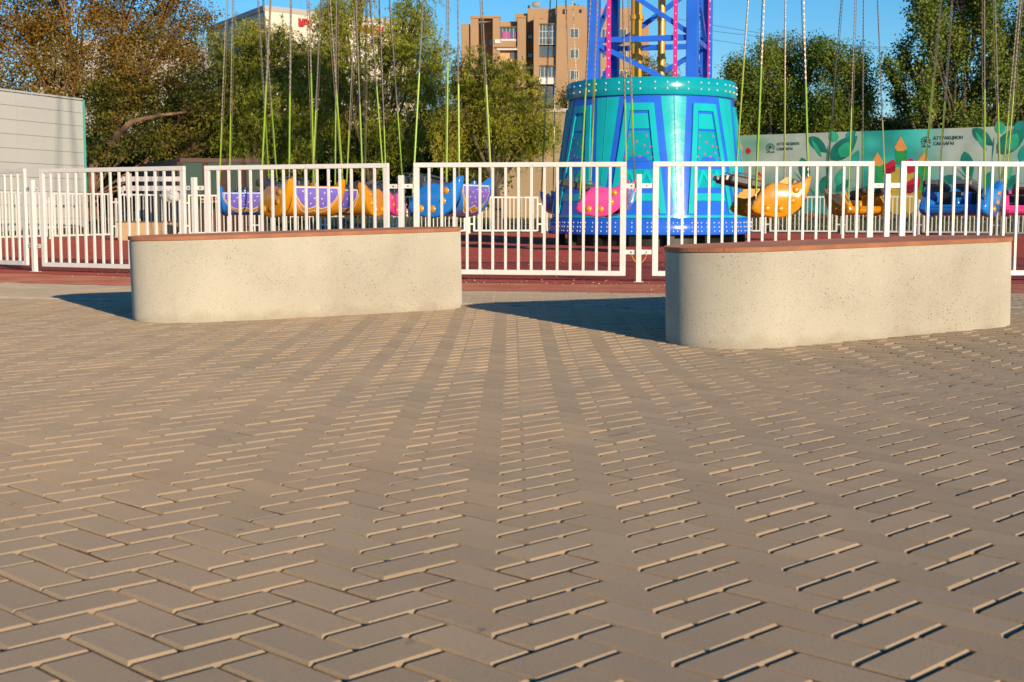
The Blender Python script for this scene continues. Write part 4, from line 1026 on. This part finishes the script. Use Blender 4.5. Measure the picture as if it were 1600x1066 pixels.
cnt += tree('acacia_tree', 'smaller rounded acacia beside the sky gap, right of the broad acacia', 1315, 61,
    [(1293, 90, 20, 28), (1318, 105, 26, 30), (1348, 125, 20, 32), (1300, 145, 32, 36), (1340, 165, 26, 28), (1305, 185, 34, 26), (1362, 150, 12, 20), (1350, 98, 9, 12)], L_ac, bark, dens=2.3, size=.115, aspect=.55, trunk_r=.18, fork=2.6, leafspread=.25)
cnt += tree('poplar_tree', 'tall poplar reaching out of the picture behind the mural wall, far right', 1492, 58,
    [(1430, 20, 13, 40), (1450, 60, 14, 45), (1470, 10, 18, 60), (1490, 80, 16, 50), (1512, 30, 18, 60), (1535, 90, 16, 50), (1558, 20, 20, 60), (1575, 95, 14, 45), (1420, 90, 11, 30), (1402, 118, 9, 18), (1386, 100, 6, 9), (1412, 150, 13, 24),
     (1440, 125, 16, 40), (1468, 135, 18, 40), (1500, 150, 20, 40), (1530, 150, 18, 40), (1558, 145, 18, 40), (1430, 170, 20, 22), (1462, 188, 26, 20), (1500, 192, 30, 20), (1545, 192, 30, 20), (1445, -20, 16, 40), (1500, -60, 50, 50), (1560, -60, 40, 50), (1590, 60, 14, 50), (1523, -5, 14, 50)],
    L_pop, bark, 'poplar', dens=2.6, size=.12, aspect=.8, trunk_r=.16, fork=2.2, leafspread=.17)
cnt += tree('poplar_tree', 'second poplar cut off by the right edge of the picture', 1625, 60,
    [(1600, 110, 26, 40), (1640, 60, 40, 60), (1605, 165, 30, 40), (1650, 140, 40, 60), (1640, -20, 40, 60)], L_pop, bark, 'poplar', dens=1.2, size=.13, aspect=.8, trunk_r=.2, leafspread=.2)
def bush(lab, px, Z, clumps, m, d=1.0, name='shrub', cat='shrub', group='shrubs behind the ride', sz=.12, ls=.24):
    return tree(name, lab, px, Z, clumps, m, bark, dens=d, size=sz, cat=cat, group=group, trunk_r=.07, fork=.8, leafspread=ls)
cnt += bush('low yellow-green bush in the sky gap above the mural wall', 1395, 70, [(1385, 195, 24, 13), (1420, 200, 24, 16), (1360, 198, 16, 12), (1400, 215, 50, 20)], L_wil2)
cnt += bush('small dark treetop seen through the ride tower', 1015, 85, [(1010, 112, 22, 22), (1035, 118, 20, 20), (1000, 140, 40, 25), (1050, 140, 25, 18)], L_elm2)
cnt += bush('small dark bush beside the left rim of the turquoise drum', 885, 75, [(884, 152, 10, 16), (893, 160, 12, 14)], L_dark)
for (px, Z, cl, lab) in (
    (170, 58, [(100, 240, 70, 40), (180, 260, 60, 34), (240, 255, 50, 36), (170, 300, 70, 36)], 'dark shrub mass at the foot of the elms'),
    (310, 57, [(290, 250, 50, 46), (350, 250, 45, 50), (320, 300, 70, 40), (300, 190, 50, 40)], 'dark shrub behind the brown kiosk'),
    (430, 56, [(400, 240, 50, 60), (460, 250, 50, 56), (430, 300, 70, 40), (380, 180, 40, 50)], 'dark shrub behind the nearest willow'),
    (560, 57, [(520, 240, 50, 56), (590, 245, 50, 50), (560, 300, 80, 40)], 'dark shrub between the two tall willows'),
    (690, 56, [(650, 240, 50, 52), (710, 240, 50, 50), (680, 300, 70, 36), (760, 250, 40, 40)], 'green shrub under the rounded willow')):
    cnt += bush(lab, px, Z, cl, L_dark, d=1.5, sz=.15, ls=.3)
for (px, cl, lab) in ((1180, [(1150, 190, 45, 40), (1210, 195, 50, 36), (1170, 230, 60, 40)], 'dark shrub under the broad acacia'), (1300, [(1270, 200, 50, 30), (1330, 205, 45, 26), (1300, 230, 70, 30)], 'dark shrub under the smaller acacia'), (1500, [(1440, 200, 50, 26), (1510, 205, 60, 26), (1590, 200, 60, 30)], 'dark shrub under the poplars')):
    cnt += bush(lab, px, 68, cl, L_dark, d=1.2, sz=.16, ls=.3)
# dry leafy border under the mural
n = 7000; S_ = rng.uniform(0, s_r, n); O_ = rng.uniform(.2, 2.6, n); pt = np.stack([MA.x + md.x * S_ + mn.x * O_, MA.y + md.y * S_ + mn.y * O_, np.full(n, .30)], 1)
pt[:, 2] = np.array([gz(x, y) for x, y in pt[:, :2]]) + np.abs(rng.normal(0, .12, n))
tag(npmesh('fallen_leaves', leaves(pt, .12, .6), 4, leafmat('dry leaves', (.10, .07, .02), (.25, .15, .05), (.40, .25, .10), .8)), 'brown dry leaves and weeds along the foot of the mural wall', 'fallen leaves', kind='stuff')
print('LEAVES', cnt)
